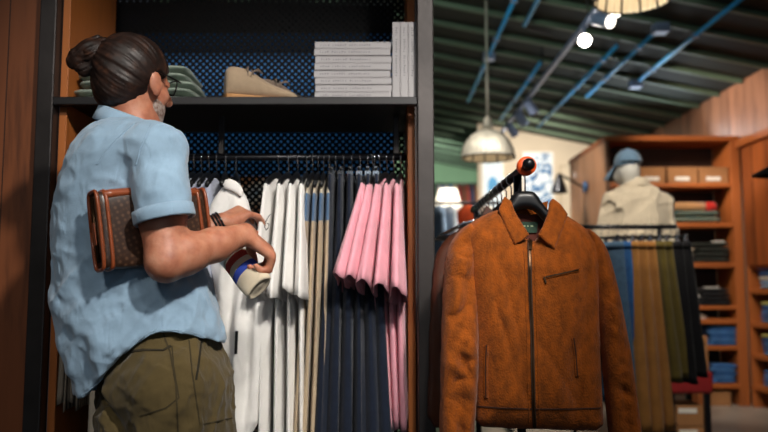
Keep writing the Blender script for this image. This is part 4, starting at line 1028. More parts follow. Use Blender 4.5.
# collar leaves, back stand, lining, label
def ycol(X, Z): return YJ - .052 + .34 * np.clip(Z - (jz0 - .01), -.05, .2) + 0.0 * X
for Pc in ([(504, 196), (497, 211), (503, 228), (511, 246), (519, 242), (527, 236), (521, 226), (514, 213), (511, 202)], [(552, 198), (560, 205), (566, 215), (558, 233), (550, 251), (542, 244), (534.5, 236), (540, 227), (546, 213), (548, 203)]):
    a = at(min(p[0] for p in Pc) - 4, max(p[1] for p in Pc) + 4, YJ); c = at(max(p[0] for p in Pc) + 4, min(p[1] for p in Pc) - 4, YJ)
    sd = SD((a.x, YJ - .13, a.z), (c.x, YJ + .09, c.z), .0028); pillow(sd, pxpoly(Pc, YJ, 0), ycol, .0075, .010)
    sd.build('collar_leaf', M['suede'], jk, iters=2)
v, f = extrude_poly(pxpoly([(505, 197), (517, 201), (530, 203), (541, 202), (552, 199), (550, 213), (530, 216), (510, 213)], YJ), YJ + .048, YJ + .058); mesh_obj('back_collar', v, f, M['suede'], jk, world=True, smooth=False, bevel=.002)
v, f = extrude_poly(pxpoly([(509, 211), (530, 214), (551, 211), (549, 226), (536, 243), (527, 243), (513, 228)], YJ), YJ + .034, YJ + .044); mesh_obj('lining', v, f, M['lining'], jk, world=True, smooth=False, bevel=.002)
v, f = extrude_poly(pxpoly([(521.5, 221), (540, 221), (539, 232), (523, 232)], YJ), YJ + .029, YJ + .033); lb = mesh_obj('neck_label', v, f, M['green_label'], jk, world=True, smooth=False)
b = MB()
for i, (px, wd) in enumerate(((525, 3), (529, 2), (532.5, 3.5))):
    p = at(px, 226, YJ); b.box((p.x, YJ + .0285, p.z), (p.x + wd * .0022, YJ + .029, p.z + .004))
b.build('label_lettering', plain('pale thread', '#9db08a', .8), lb, world=True, smooth=False)
surf_strip(sdb, [(528.6, 239), (530, 270), (531.5, 320), (533, 380), (534.5, 427)], .010, .0035, 'zip_tape', plain('zip tape', '#3a2413', .8), jk)
surf_strip(sdb, [(528.8, 240), (530, 270), (531.5, 320), (533, 380), (534.5, 427)], .0045, .0055, 'zipper', M['brass'], jk, 1.5)
surf_strip(sdb, [(529.2, 242), (529.8, 251)], .008, .010, 'zip_pull', M['brass'], jk, 2)
for off in (-5.2, 5.2):
    surf_strip(sdb, [(528.8 + off, 246), (530 + off, 270), (531.5 + off, 320), (533 + off, 380), (534.5 + off, 426)], .0022, .0022, 'placket_stitch', M['suede'], jk, 3)
dk = plain('pocket shadow gap', '#3d1d08', .9)
surf_strip(sdb, [(544.5, 277.5), (553, 275.4), (566, 272.5), (579, 269.5)], .0085, .003, 'chest_pocket', M['suede'], jk, 2)
surf_strip(sdb, [(545.5, 277.2), (553, 275.4), (566, 272.5), (578, 269.7)], .0036, .0045, 'pocket_zip', M['brass'], jk, 2)
surf_strip(sdb, [(544, 277), (546, 283)], .004, .006, 'pocket_pull', M['brass'], jk, 2)
for pth in ([(487, 345), (486, 368), (486.5, 398)], [(573, 338), (575.5, 356), (577, 376)]):
    surf_strip(sdb, pth, .011, .003, 'welt_pocket', M['suede'], jk, 2); surf_strip(sdb, pth, .003, .0045, 'pocket_edge', dk, jk, 2)
surf_strip(sdb, [(474, 406), (500, 408), (533, 409), (570, 409), (600, 408)], .004, .002, 'hem_seam', dk, jk, 3)

def back_jacket(name, label, y, mat, dx, group=None, seed=0, dz=0.0, k=1.0):
    jacket_hanger('coat hanger inside the ' + label.split(',')[0].replace(' directly', ''), y, None)
    t = thing(name, label, 'jacket', (RX + dx, y, RZ - .12 + dz)); c = at(530, 205, YJ)
    conv = lambda L: [((lambda v: ((v.x - c.x) * k, (v.z - c.z) * k))(at(a, b_, YJ))) for a, b_ in L]
    f1 = lambda X, Z: .006 * np.sin(50 * X + seed + 6 * Z) + .004 * np.sin(24 * Z + seed)
    sd = SD((-.24, -.05, -.66), (.24, .05, .06), .006); pillow(sd, smooth_poly(conv(BODY), 1), 0.0, .030, .06, f1); p, q = sd.polys(1); mesh_obj('body', p, q, mat, t)
    for Pl, lo, hi in ((LSL, (-.29, -.05, -.72), (-.12, .05, .02)), (RSL, (.11, -.05, -.72), (.34, .05, .02))):
        sd = SD(lo, hi, .006); pillow(sd, smooth_poly(conv(Pl), 1), -.004, .028, .04, f1); p, q = sd.polys(1); mesh_obj('sleeve', p, q, mat, t)
    for Pc in ([(504, 194), (497, 211), (511, 240), (527, 236), (514, 213), (511, 200)], [(552, 196), (566, 215), (550, 246), (534.5, 236), (546, 213), (548, 201)]):
        v, f = extrude_poly(conv(Pc), -.034, -.022); mesh_obj('collar_leaf', v, f, mat, t, smooth=False, bevel=.002)
    return t
for i, (nm, lb_, y, m_, dx, dz) in enumerate((('leather_jacket', 'dark brown leather jacket directly behind the suede jacket', 2.40, M['leather'], -.012, .0), ('leather_jacket', 'near black brown leather jacket, third garment along the clothing rail', 2.50, M['dark_brown'], -.004, .004),
                                           ('dark_jacket', 'charcoal green cloth jacket, fourth garment along the clothing rail', 2.60, M['dark_cloth'], .0, .0), ('dark_jacket', 'black cloth jacket, fifth garment along the clothing rail', 2.70, M['black_cloth'], .004, .002), ('leather_jacket', 'brown leather jacket farthest back on the clothing rail', 2.80, M['leather'], .006, .0))):
    back_jacket(nm, lb_, y, m_, dx, seed=i * 2.1, dz=dz, k=.97)
for i in range(5):
    t = thing('clothes_hanger', 'chrome wire hanger empty on the clothing rail, %s beyond the jackets' % ORD[i], 'hanger', (RX, 2.92 + .075 * i, RZ), 0, 'empty hangers on the clothing rail')
    R = .0165; pts = [(R * math.cos(a), 0, R * math.sin(a)) for a in [PI * (-.15 + 1.15 * i_ / 10) for i_ in range(11)]] + [(-R * .8, 0, -.012), (0, 0, -.03), (0, 0, -.075)]
    MB().tube(pts, .0024, 8).build('hook', M['chrome'], t); MB().tube([(-.2, 0, -.15), (-.1, 0, -.10), (0, 0, -.075), (.1, 0, -.10), (.2, 0, -.15), (-.2, 0, -.15)], .004, 8).build('shoulder_bar', M['chrome'], t)

# ------------------------------------------------------------------ shelving at the back right
YU, YUB = 7.25, 7.65
ul, ur = at(607, 200, YU).x, 3.49
utop = at(670, 141, YU).z
un = thing('shelving_unit', 'tall brown wooden shelving unit behind the mannequin', 'shelving unit', ((ul + ur) / 2, YU, 0))
B = lambda lo, hi, nm, m, par, bv=.004: MB().box(lo, hi).build(nm, m, par, world=True, smooth=False, bevel=bv)
B((ul, YU, 0), (ul + .035, 8.68, utop), 'side_panel', M['unit_side'], un)
B((ur - .09, YU, 0), (ur, YUB, utop), 'side_panel', M['unit_wood_v'], un)
B((ul + .036, YUB, 0.05), (ur - .091, YUB + .02, utop), 'back_panel', M['shaded_back'], un)
B((ul - .01, YU - .015, utop), (ur + .0, 8.68, utop + .05), 'top_board', M['unit_wood'], un)
shz = {}
for k, (ya, yb_) in dict(a=(183, 187), b=(222.5, 227), c=(262.5, 267.5), d=(306, 309.5), e=(319, 324), f=(346, 350), g=(384, 388.6)).items():
    z1 = at(670, ya, YU).z; z0 = at(670, yb_, YU).z; shz[k] = z1
    B((ul + .036, YU + .004, z0), (ur - .091, YUB - .001, z1), 'shelf', M['unit_wood'], un)
def onshelf(k, px, Y): return (at(px, 200, Y).x, Y, shz[k] + .001)
# cardboard boxes on the top shelf
for i, (xa, xb, lab) in enumerate(((611, 637, 'cardboard box at the left end of the top shelf, behind the cap'), (640, 665, 'cardboard box on the top shelf, just right of the mannequin\'s cap'), (668, 697.5, 'cardboard box in the middle of the right half of the top shelf'), (699.5, 728, 'cardboard box at the right end of the top shelf'))):
    Y = YU + .03; x0 = at(xa, 175, Y).x; x1 = min(at(xb, 175, Y).x, ur - .095); zt = at(670, 167, Y).z; z0 = shz['a'] + .001
    t = thing('cardboard_box', lab, 'box', ((x0 + x1) / 2, Y + .15, z0), 0, 'cardboard boxes on the top shelf')
    B((x0, Y, z0), (x1, Y + .3, zt - .03), 'box_body', M['card'], t, .003); B((x0 - .003, Y - .003, zt - .03), (x1 + .003, Y + .303, zt), 'lid', M['card'], t, .003)
    xm = (x0 + x1) / 2; zm = z0 + .045; B((xm - .075, Y - .003, zm - .018), (xm + .065, Y - .0005, zm + .02), 'paper_label', M['white_label'], t, 0)
def stack(k, px, Y, items, L, D, group, rz=0.0, base=None, x=None):
    z = (shz[k] + .001) if base is None else base; X = at(px, 200, Y).x if x is None else x
    for i, (nm, lab, cat, m_, hh) in enumerate(items):
        folded(nm, lab, cat, (X + .008 * ((i * 7) % 3 - 1), Y + D / 2, z), (L - .012 * ((i * 3) % 4), D, hh), m_, group, rz + .03 * ((i * 5) % 3 - 1), i + int(px), 1); z += hh
stack('b', 697, YU + .03, [('folded_blanket', 'teal plaid folded blanket at the bottom of the blanket pile', 'blanket', M['plaid'], .065), ('folded_blanket', 'teal plaid folded blanket under the rolled tan one', 'blanket', M['plaid'], .06)], .52, .3, None)
t = thing('rolled_blanket', 'rolled tan blanket with a red end on top of the plaid blankets', 'blanket', (at(697, 205, YU).x, YU + .16, shz['b'] + .172))
MB().tube([(-.25, 0, 0), (-.2, 0, .003), (0, 0, .002), (.14, 0, 0)], [.036, .042, .044, .045], 18).build('roll', M['blanket'], t); MB().tube([(.14, 0, 0), (.23, 0, 0), (.25, 0, 0)], [.0455, .045, .034], 18).build('red_end', M['red_cloth'], t)
stack('c', 681, YU + .03, [('folded_shirt', 'white folded shirt, %s in the white stack behind the black garment' % n_, 'shirt', M['linen'], .028) for n_ in ('lowest', 'second', 'third', 'fourth', 'topmost')], .24, .3, 'white folded shirts')
stack('c', 713, YU + .03, [('folded_sweater', 'charcoal folded sweater, %s in the dark stack beside the white one' % n_, 'sweater', M['dark_cloth'], .05) for n_ in ('lowest', 'second', 'third', 'topmost')], .33, .3, 'charcoal folded sweaters')
p = onshelf('c', 717, YU + .08); props(MB().box((-.055, -.03, 0), (.055, .03, .012)).build('white_tag', M['white_label'], None, loc=None, smooth=False, bevel=.002), 'white paper tag on top of the charcoal sweaters', 'tag').location = (p[0], p[1] + .02, shz['c'] + .203)
stack('d', 712, YU + .03, [('folded_sweater', 'black folded sweater, %s in the stack on the dark shelf' % n_, 'sweater', M['black_cloth'], .042) for n_ in ('lowest', 'second', 'third', 'topmost')], .33, .3, 'black folded sweaters')
for j, px in enumerate((712, 720)):
    p = at(px, 285, YU); props(MB().box((-.03, -.025, 0), (.03, .025, .012)).build('white_tag', M['white_label'], None, smooth=False, bevel=.002), 'white paper tag on the black sweaters, %s' % ('left one', 'right one')[j], 'tag').location = (p.x, YU + .1, shz['d'] + .170)
stack('d', 689, YU + .02, [('folded_jeans', 'light blue folded jeans, %s beside the black sweaters' % n_, 'jeans', M['denim_pale'], .05) for n_ in ('lower pair', 'upper pair')], .11, .3, 'light folded jeans')
def sneaker(label, loc, rz, m_):
    t = thing('low_shoe', label, 'shoe', loc, rz, 'striped shoes on the shelf'); rings = []
    for xx, hw, zt in ((-.13, .02, .06), (-.125, .032, .075), (-.07, .038, .078), (-.02, .04, .068), (.05, .046, .048), (.10, .044, .038), (.135, .026, .028), (.142, .008, .02)):
        rings.append([(xx, hw * math.cos(a) * (1 - .25 * max(0, math.sin(a))), .014 + (zt - .014) * (.5 + .5 * math.sin(a))) for a in [2 * PI * j / 14 for j in range(14)]])
    MB().loft(rings).build('upper', m_, t, sub=1); MB().loft([[(xx, hw * 1.1 * s_, z) for s_, z in ((-1, 0), (1, 0), (1, .018), (-1, .018))] for xx, hw in ((-.134, .026), (-.07, .038), (.05, .047), (.11, .043), (.146, .014))]).build('sole', M['white_paint'], t, smooth=False)
for i, (px, py) in enumerate(((697, 297), (699, 305.5), (703, 315))):
    p = at(px, py, YU - .1); sneaker(('cream and dark low shoe, topmost of three by the black sweaters', 'cream and dark low shoe, middle of three by the black sweaters', 'cream and dark low shoe, lowest of three on the thin shelf')[i], (p.x, YU + .10 - .0 * i, (shz['d'] + .085, shz['d'] + .001, shz['e'] + .001)[i]), .3, (M['linen'], M['linen'], M['linen'])[i])
jl = lambda n_, where: ('folded_jeans', 'blue folded jeans, %s in the stack %s' % (n_, where), 'jeans', M['denim' if n_ in ('lowest', 'third', 'topmost') else 'denim_mid'], .036)
stack('f', 719, YU + .03, [jl(n_, 'above the lowest shelf') for n_ in ('lowest', 'second', 'third', 'fourth', 'topmost')], .30, .3, 'blue folded jeans in the back unit')
stack('g', 719, YU + .03, [jl(n_, 'on the lowest shelf') for n_ in ('lowest', 'second', 'third', 'fourth', 'topmost')], .24, .3, 'blue folded jeans in the back unit')
p = at(719, 395, YU); t = thing('cardboard_box', 'low cardboard box under the lowest shelf, close to the floor', 'box', (p.x, YU + .17, .0))
B((p.x - .12, YU + .02, .0), (p.x + .12, YU + .30, .10), 'box_body', M['card'], t, .003); B((p.x - .123, YU + .017, .10), (p.x + .123, YU + .303, .125), 'lid', M['card'], t, .003)

# ---- shelving along the right wall
yA, yBk = 5.6, YU - .02
sn = thing('shelving_unit', 'wooden shelving along the right wall holding blue folded jeans', 'shelving unit', (XR + .2, 6.4, 0))
B((XR, yA, 1.33), (XR + .03, yBk, 2.488), 'upper_panel', wood('upper panel boards', '#8f4a1e', '#5f2d0f', 'z', 4, .5, .62, 'y'), sn)
B((XR, yBk - .035, 0), (XR + .5, yBk, 1.33), 'side_panel', M['unit_wood_v'], sn); B((XR, yA, 0), (XR + .5, yA + .035, 1.33), 'side_panel', M['unit_wood_v'], sn)
B((XR + .5, yA, 0), (XR + .52, yBk, 1.36), 'back_panel', M['shaded_back'], sn); B((XR + .03, yA, 1.30), (XR + .5, yBk, 1.33), 'top_board', M['unit_wood_v'], sn)
rz_ = []
for ya in (289, 322.5, 354.5, 386):
    z1 = at(748, ya, 7.12).z; rz_.append(z1); B((XR + .002, yA + .036, z1 - .045), (XR + .499, yBk - .036, z1), 'shelf', M['unit_wood_v'], sn)
for r_, z in enumerate(rz_):
    nn = (6, 5, 5, 4)[r_]
    for c_, yy in enumerate((6.95, 6.55, 6.15)):
        for i in range(nn):
            top = i == nn - 1
            m_ = M['denim_pale'] if (r_ == 0 and i < 2) else (M['yellow_cloth'] if (top and r_ < 3) else M['linen'] if (r_ == 0 and i == 2) else M['denim' if i % 2 else 'denim_mid'])
            nm = 'yellow green folded shirt topping' if (top and r_ < 3) else 'off white folded shirt in' if (r_ == 0 and i == 2) else 'light blue folded jeans in' if r_ == 0 else 'blue folded jeans in'
            nm2 = ('folded_shirt', 'shirt') if ('shirt' in nm) else ('folded_jeans', 'jeans')
            o = folded(nm2[0], '%s the %s stack from the corner, %s side shelf%s' % (nm.replace(' in', ' of').replace('topping', 'on top of'), ORD[c_], ('top', 'second', 'third', 'lowest')[r_], '' if top and r_ < 3 else ', %s up' % ORD[i]), nm2[1], (XR + .20, yy, z + .001 + .040 * i), (.30, .33, .040), m_, 'folded clothes on the side shelves', PI / 2 + .03 * ((i * 5) % 3 - 1), i + 3 * r_, 1)

# ---- red stool on boxes, boxes with printed ends
Yr = 5.35
t = thing('bench', 'dark red padded bench seat beside the back rail', 'bench', (at(690, 380, Yr).x, Yr + .2, 0))
xa, xb = at(667, 380, Yr).x, at(714, 380, Yr).x; zt, zb_ = at(690, 372, Yr).z, at(690, 394, Yr).z
sd = SD((xa - .02, Yr - .02, zb_ - .02), (xb + .02, Yr + .42, zt + .03), .008)
sd.union(lambda X, Y, Z: (lambda qx, qy, qz: np.sqrt(np.maximum(qx, 0) ** 2 + np.maximum(qy, 0) ** 2 + np.maximum(qz, 0) ** 2) + np.minimum(np.maximum(qx, np.maximum(qy, qz)), 0) - .02)(np.abs(X - (xa + xb) / 2) - (xb - xa) / 2 + .02, np.abs(Y - Yr - .2) - .18, np.abs(Z - (zt + zb_) / 2) - (zt - zb_) / 2 + .02), (xa, Yr, zb_), (xb, Yr + .4, zt))
sd.build('seat', M['red'], t)
for x in (xa + .02, xb - .06):
    for y in (Yr + .02, Yr + .34): B((x, y, 0), (x + .04, y + .04, zb_), 'leg', M['black_metal'], t)
for i in range(2):
    x0, x1 = at(680, 410, Yr).x, at(708, 410, Yr).x; z0 = .002 + i * .15
    q = thing('shoe_box', 'cardboard shoe box with a white label under the red bench, %s one' % ('lower', 'upper')[i], 'box', ((x0 + x1) / 2, Yr + .2, z0), 0, 'shoe boxes under the red bench')
    B((x0, Yr + .07, z0), (x1, Yr + .33, z0 + .145), 'box_body', M['card'], q, .003); B((x0 + .015, Yr + .066, z0 + .09), (x1 - .05, Yr + .069, z0 + .125), 'paper_label', M['white_label'], q, 0)
Yc_ = 6.6
for i, (ya, yb_) in enumerate(((372, 354), (353.5, 336))):
    x0, x1 = at(696, 350, Yc_).x, at(708, 350, Yc_).x; z0, z1 = at(700, ya, Yc_).z, at(700, yb_, Yc_).z
    q = thing('cardboard_box', 'narrow cardboard box with a dark printed mark, %s of two standing behind the red bench' % ('lower', 'upper')[i], 'box', ((x0 + x1) / 2, Yc_ + .15, z0), 0, 'printed boxes behind the bench')
    B((x0, Yc_, z0), (x1, Yc_ + .3, z1 - .002), 'box_body', M['card'], q, .003)
    xm, zm = (x0 + x1) / 2, (z0 + z1) / 2; v, f = extrude_poly([(xm - .025, zm + .02), (xm, zm + .03), (xm + .025, zm + .02), (xm + .018, zm - .015), (xm, zm - .03), (xm - .018, zm - .015)], Yc_ - .003, Yc_ - .0005); mesh_obj('printed_mark', v, f, M['dark_frame'], q, world=True, smooth=False)
x0, x1 = at(696, 350, Yc_).x, at(708, 350, Yc_).x
q = thing('pedestal', 'plain wooden pedestal under the two printed boxes', 'pedestal', ((x0 + x1) / 2, Yc_ + .15, 0)); z0 = at(700, 372, Yc_).z
B((x0 - .01, Yc_ - .01, z0 - .03), (x1 + .01, Yc_ + .31, z0 - .001), 'top', M['unit_wood'], q); B((x0 + .01, Yc_ + .01, 0), (x1 - .01, Yc_ + .29, z0 - .03), 'column', M['unit_wood_v'], q)

# ---- back rail with trousers
YT = 4.4; zt = at(640, 227, YT).z; xa, xb = at(560, 227, YT).x, at(676, 227, YT).x
t = thing('clothing_rail', 'black clothing rail of trousers in front of the mannequin', 'clothing rail', ((xa + xb) / 2, YT, 0))
MB().tube([(xa, YT, zt), (xb, YT, zt)], .014, 12).build('rail', M['black_metal'], t, world=True)
for x in (xa + .06, at(659, 227, YT).x):
    MB().tube([(x, YT, .03), (x, YT, zt - .01)], .013, 12).build('upright', M['black_metal'], t, world=True); B((x - .02, YT - .24, 0), (x + .02, YT + .24, .03), 'foot', M['black_metal'], t)
def trouser(name, label, px, mat, L, w0, w1, lean, rz, seed, group, pyoff=0):
    x = at(px, 227, YT).x; h_ = make_hanger('black clip hanger of the ' + label.replace(' on the back rail', ''), (x, YT, zt), rz, None, True, .32, M['black'])
    t = thing(name, label, 'trousers', (x, YT, zt - .095), rz, group)
    for s_ in (0, 1):
        pass
    MB().loft(hang_rings(0, L, w0, w1, .34, .30, lean, .22, seed, False)).build('body', mat, t); MB().loft([[(w0 * .54 * math.cos(a), .172 * math.copysign(abs(math.sin(a)) ** .7, math.sin(a)), z) for a in [2 * PI * j / 32 for j in range(32)]] for z in (.002, -.04)]).build('waistband', mat, t)
for i, (nm, lb_, px, m_, L, lean, rz) in enumerate((
    ('jeans', 'slate blue jeans on the back rail, nearest the suede jacket', 601, M['denim_dark'], .92, .09, .5), ('jeans', 'mid blue jeans on the back rail, second from the suede jacket', 608, M['denim'], .9, .10, .5),
    ('tan_trousers', 'tan trousers on the back rail, first of three tan pairs', 618, M['tan'], 1.08, .06, .35), ('tan_trousers', 'tan trousers on the back rail, middle of three tan pairs', 627, M['tan'], 1.10, .08, .35), ('tan_trousers', 'tan trousers on the back rail, last of three tan pairs beside the olive', 636, M['tan'], 1.06, .10, .3),
    ('olive_trousers', 'olive trousers on the back rail, beside the tan pairs', 645, M['olive'], .80, .09, .3), ('olive_trousers', 'olive trousers on the back rail, beside the black pairs', 652, M['olive'], .78, .11, .3),
    ('black_trousers', 'black trousers on the back rail, first pair after the olive', 662, M['black_cloth'], .80, .075, .3), ('black_trousers', 'black trousers at the right end of the back rail', 670, M['black_cloth'], .76, .085, .3))):
    trouser(nm, lb_, px, m_, L, .045, .095, lean, rz, 200 + i, 'trousers on the back rail')

# ---- mannequin
YM = 4.95
mn = thing('mannequin', 'white mannequin in an off white jacket and blue cap seen from behind', 'mannequin', (at(636, 300, YM).x, YM, 0))
m0 = at(637, 215, YM); mx = m0.x
s = SD((mx - .32, YM - .2, .78), (mx + .32, YM + .25, 2.1), .008)
hcp = at(628, 168, YM)
s.ell(hcp, (.075, .095, .115), None, .01); s.ell(hcp + Vector((-.03, .06, -.05)), (.05, .05, .06), None, .03); s.cone(hcp + Vector((.01, -.01, -.05)), at(636, 197, YM), .05, .058, .03)
s.slices([(at(636, y, YM).z, at(cx, y, YM).x, YM, a, b_) for y, cx, a, b_ in ((196, 637, .05, .05), (204, 637, .13, .08), (214, 637, .18, .10), (240, 638, .17, .11), (285, 638, .14, .10), (300, 638, .15, .11))], .03)
s.build('torso', M['white_paint'], mn, iters=2)
MB().tube([(mx, YM, .02), (mx, YM, 1.0)], .018, 12).build('stand_pole', M['steel'], mn, world=True); MB().lathe([(.0, 0), (.18, 0), (.18, .012), (.02, .022), (0, .022)], (mx, YM, 0), 28).build('stand_base', M['steel'], mn, world=True)
s = SD((mx - .34, YM - .25, at(636, 290, YM).z), (mx + .34, YM + .25, at(636, 184, YM).z), .007)
s.slices([(at(636, y, YM).z, at((l + r) / 2, y, YM).x, YM, (at(r, y, YM).x - at(l, y, YM).x) / 2, b_) for y, l, r, b_ in ((182, 627, 645, .055), (187, 622, 651, .08), (193, 614, 659, .11), (201, 608, 667, .13), (212, 606, 670, .14), (240, 607, 670, .14), (285, 612, 667, .13))], .0, 2.3)
for a, b_, c_ in (((613, 202), (605, 235), (603, 275)), ((662, 202), (669, 235), (671, 270))): s.chain([at(*a, YM), at(*b_, YM), at(*c_, YM)], [.062, .058, .05], .03)
s.disp(lambda X, Y, Z: -.014 * creases(X, Y, Z, (.2, .1, 1), .09, .3, 51, 2) - .008 * creases(X, Y, Z, (1, .1, .4), .06, .2, 52, 2))
jm = s.build('jacket', M['linen'], mn, iters=2)
c0 = at(636, 185, YM); MB().loft([[c0 + Vector((r_ * math.cos(a), r_ * .95 * math.sin(a), dz - .12 * r_ * math.sin(a))) for a in [2 * PI * j / 30 for j in range(30)]] for r_, dz in ((.078, -.02), (.074, .02), (.07, .035), (.078, .034), (.09, .0), (.092, -.02))], False, False).build('collar', M['linen'], jm, world=True)
s = SD(hcp - Vector((.16, .16, .05)), hcp + Vector((.16, .22, .16)), .005)
s.ell(hcp + Vector((0, 0, .03)), (.088, .106, .098), None, 0); s.cut(lambda X, Y, Z: (hcp.z + .015 + .12 * (X - hcp.x) - Z) + 0 * Y); s.disp(lambda X, Y, Z: .0015 * np.sin(6 * np.arctan2(Y - hcp.y, X - hcp.x)))
cp_ = s.build('cap', M['cap'], mn, iters=2)
bd_ = Vector((-.62, .78, 0)).normalized(); sd_ = Vector((.78, .62, 0)); bb = MB(); rr_ = []
for i in range(9):
    t = -1 + 2 * i / 8; fw = .075 + .085 * math.sqrt(max(0, 1 - (t * .98) ** 2)); a0 = hcp + sd_ * (.078 * t) + bd_ * (.085 * math.sqrt(max(0, 1 - (.8 * t) ** 2))) + Vector((0, 0, .018)); a1 = hcp + sd_ * (.076 * t) + bd_ * (fw + .02) + Vector((0, 0, -.055 - .02 * t * t)); rr_.append([a0, a1, a1 + Vector((0, 0, -.006)), a0 + Vector((0, 0, -.008))])
bb.loft(rr_).build('cap_brim', M['cap'], cp_, world=True)
MB().sphere(hcp + Vector((0, 0, .128)), .009, 6).build('cap_button', M['cap'], cp_, world=True)
st_ = []
for i in range(9):
    a = -PI / 2 - .9 + 1.8 * i / 8; st_.append(hcp + Vector((.0885 * math.cos(a), .107 * math.sin(a), .03)))
MB().tube(st_, .005, 8).build('cap_strap', M['dark_frame'], cp_, world=True)

# ------------------------------------------------------------------ ceiling pipes, lights, far wall
def pz_(x): return ceil_z(x) - .05 - .024
def pipe(label, x, ya, yb_, bend=None, box=None):
    t = thing('conduit_pipe', label, 'pipe', (x, ya, pz_(x)), 0, 'blue conduit pipes under the ceiling')
    z = pz_(x) ; pts = [(x, yb_, z), (x, ya, z)]
    MB().tube(pts, .019, 10).build('pipe', M['pipe'], t, world=True)
    for y in np.arange(math.ceil(ya / .5) * .5 + .12, yb_ - .1, 1.0): B((x - .03, y - .012, z - .022), (x + .03, y + .012, z + .02), 'pipe_clip', M['pale_metal'], t, .003)
    if bend: MB().tube([(x, ya + .01, z), (x + .02 * (1 if bend > 0 else -1), ya - .03, z), (x + bend, ya - .05, pz_(x + bend))], .019, 10).build('elbow', M['pipe'], t, world=True)
    for by in (box or []): B((x - .06, by - .06, z - .05), (x + .06, by + .06, z + .03), 'junction_box', M['pale_metal'], t, .008)
pipe('blue conduit pipe nearest the display rack', 1.10, 5.6, 9.6, box=[7.65])
pipe('short blue conduit pipe with a bend, second from the display rack', 1.28, 5.3, 6.62)
pipe('blue conduit pipe alongside the spotlight track', 1.54 + .08, 7.55, 10.2)
pipe('blue conduit pipe passing right of the bright spotlight', 2.14, 6.7, 10.2)
pipe('blue conduit pipe with a junction box, second from the boarded bulkhead', 2.32, 6.05, 8.4, box=[6.1])
pipe('blue conduit pipe nearest the boarded bulkhead', 2.62, 5.0, 7.5, box=[7.62])
o = MB(); x = 1.28; o.tube([(x, 6.62, pz_(x)), (x + .04, 6.68, pz_(x)), (x + .25, 6.70, pz_(x + .25)), (1.50, 6.70, pz_(1.5))], .014, 10)
props(o.build('conduit_pipe', M['steel']), 'thin dark conduit crossing from the short blue pipe to the track', 'pipe')
# rod hanging a junction near the first pipe
tl = thing('spotlight_track', 'long grey spotlight track hung below the ceiling', 'light track', (1.515, 7.2, 3.1))
B((1.495, 4.6, 3.09), (1.535, 9.7, 3.125), 'track', M['pale_metal'], tl)
for y in (5.4, 7.0, 8.6): MB().tube([(1.515, y, 3.12), (1.515, y, ceil_z(1.515) - .10)], .006, 8).build('hanger_rod', M['steel'], tl, world=True)
def spothead(label, px, py, tgt, lit, Ydef=None):
    yy = Ydef; loc = Vector((1.515, yy, 3.09)); t = thing('track_spotlight', label, 'spotlight', loc, 0, 'spotlights on the ceiling track')
    d = (Vector(tgt) - loc).normalized(); c = loc + Vector((0, 0, -.10))
    MB().tube([loc, loc + Vector((0, 0, -.05))], .012, 8).build('stem', M['pale_metal'], t, world=True)
    MB().tube([c - d * .08, c - d * .06, c + d * .06, c + d * .085], [.03, .045, .05, .052], 18, True).build('lamp_body', M['pale_metal'], t, world=True)
    MB().tube([c + d * .086, c + d * .09], [.046, .044], 18).build('lamp_face', lit, t, world=True)
spothead('bright spotlight facing the viewer, brightest on the track', 580, 38, (.3, 0.5, 1.4), M['lamp_face'], 5.50)
spothead('lit spotlight turned sideways beside the rim of the near pendant', 606, 20, (2.6, 3.4, 2.2), M['lamp_face_dim'], 5.06)
spothead('lit spotlight half hidden by the near pendant\'s rim', 610, 8, (1.9, 2.4, 1.8), M['lamp_face_dim'], 4.85)
for i, (y, nm) in enumerate(((7.6, 'first'), (8.15, 'second'), (8.75, 'third'))):
    spothead('blue grey spotlight pointed down at the back wall, %s of three along the far track' % nm, 0, 0, (3.2, y + 1.2, 1.0), M['glass_white'], y)
spothead('small bright spotlight at the far end of the track', 507, 134, (.6, 2, 1.6), M['lamp_face'], 9.45)

def pendant(label, cx, Y, rim_z, R, H, watts):
    t = thing('pendant_lamp', label, 'lamp', (cx, Y, rim_z))
    prof = [(R, 0), (R * .985, H * .12), (R * .93, H * .34), (R * .80, H * .60), (R * .58, H * .82), (R * .30, H * .96), (R * .16, H)]
    inn = [(r_ - .006 if r_ > .02 else r_, z - .004) for r_, z in prof[::-1]]
    MB().lathe([(R * 1.0, -.0)] + prof[1:], (0, 0, 0), 144, False, True, 36, .022).build('shade', M['galv'], t)
    MB().lathe([(r_ * .965, z - .006) for r_, z in prof], (0, 0, .004), 144, False, False, 36, .022).build('shade_lining', M['enamel'], t)
    MB().tube([(R * math.cos(a), R * math.sin(a), 0) for a in [2 * PI * j / 48 for j in range(49)]], .007, 8).build('rim', M['steel'], t)
    MB().lathe([(R * .16, 0), (R * .2, .03), (R * .14, .09), (.012, .11)], (0, 0, H), 24, True, True).build('cap', M['galv'], t)
    MB().sphere((0, 0, H * .45), .035, 8).build('bulb', M['bulb'], t)
    MB().tube([(0, 0, H + .1), (0, 0, ceil_z(cx) - .09 - rim_z)], .012, 8).build('rod', M['galv'], t)
    for k in range(12):
        a = 2 * PI * k / 12; MB().tube([(r_ * .955 * math.cos(a), r_ * .955 * math.sin(a), z - .008) for r_, z in prof[:5]], .006, 6).build('rib', M['dark_frame'], t)
    l = bpy.data.lights.new('pendant_bulb', 'POINT'); l.energy = watts; l.color = WARM; l.shadow_soft_size = .05; lo = bpy.data.objects.new('pendant_bulb', l); C.objects.link(lo); lo.parent = t; lo.location = (0, 0, H * .2)
p = at(488, 158, 6.2); pendant('ribbed galvanised dome pendant lamp hanging beyond the clothing rail', p.x, 6.2, p.z, .225, .245, .5)
p = at(633, 0, 4.3); pendant('near ribbed pendant lamp, only its rim showing at the top edge', p.x, 4.3, p.z, .225, .245, 1.6)

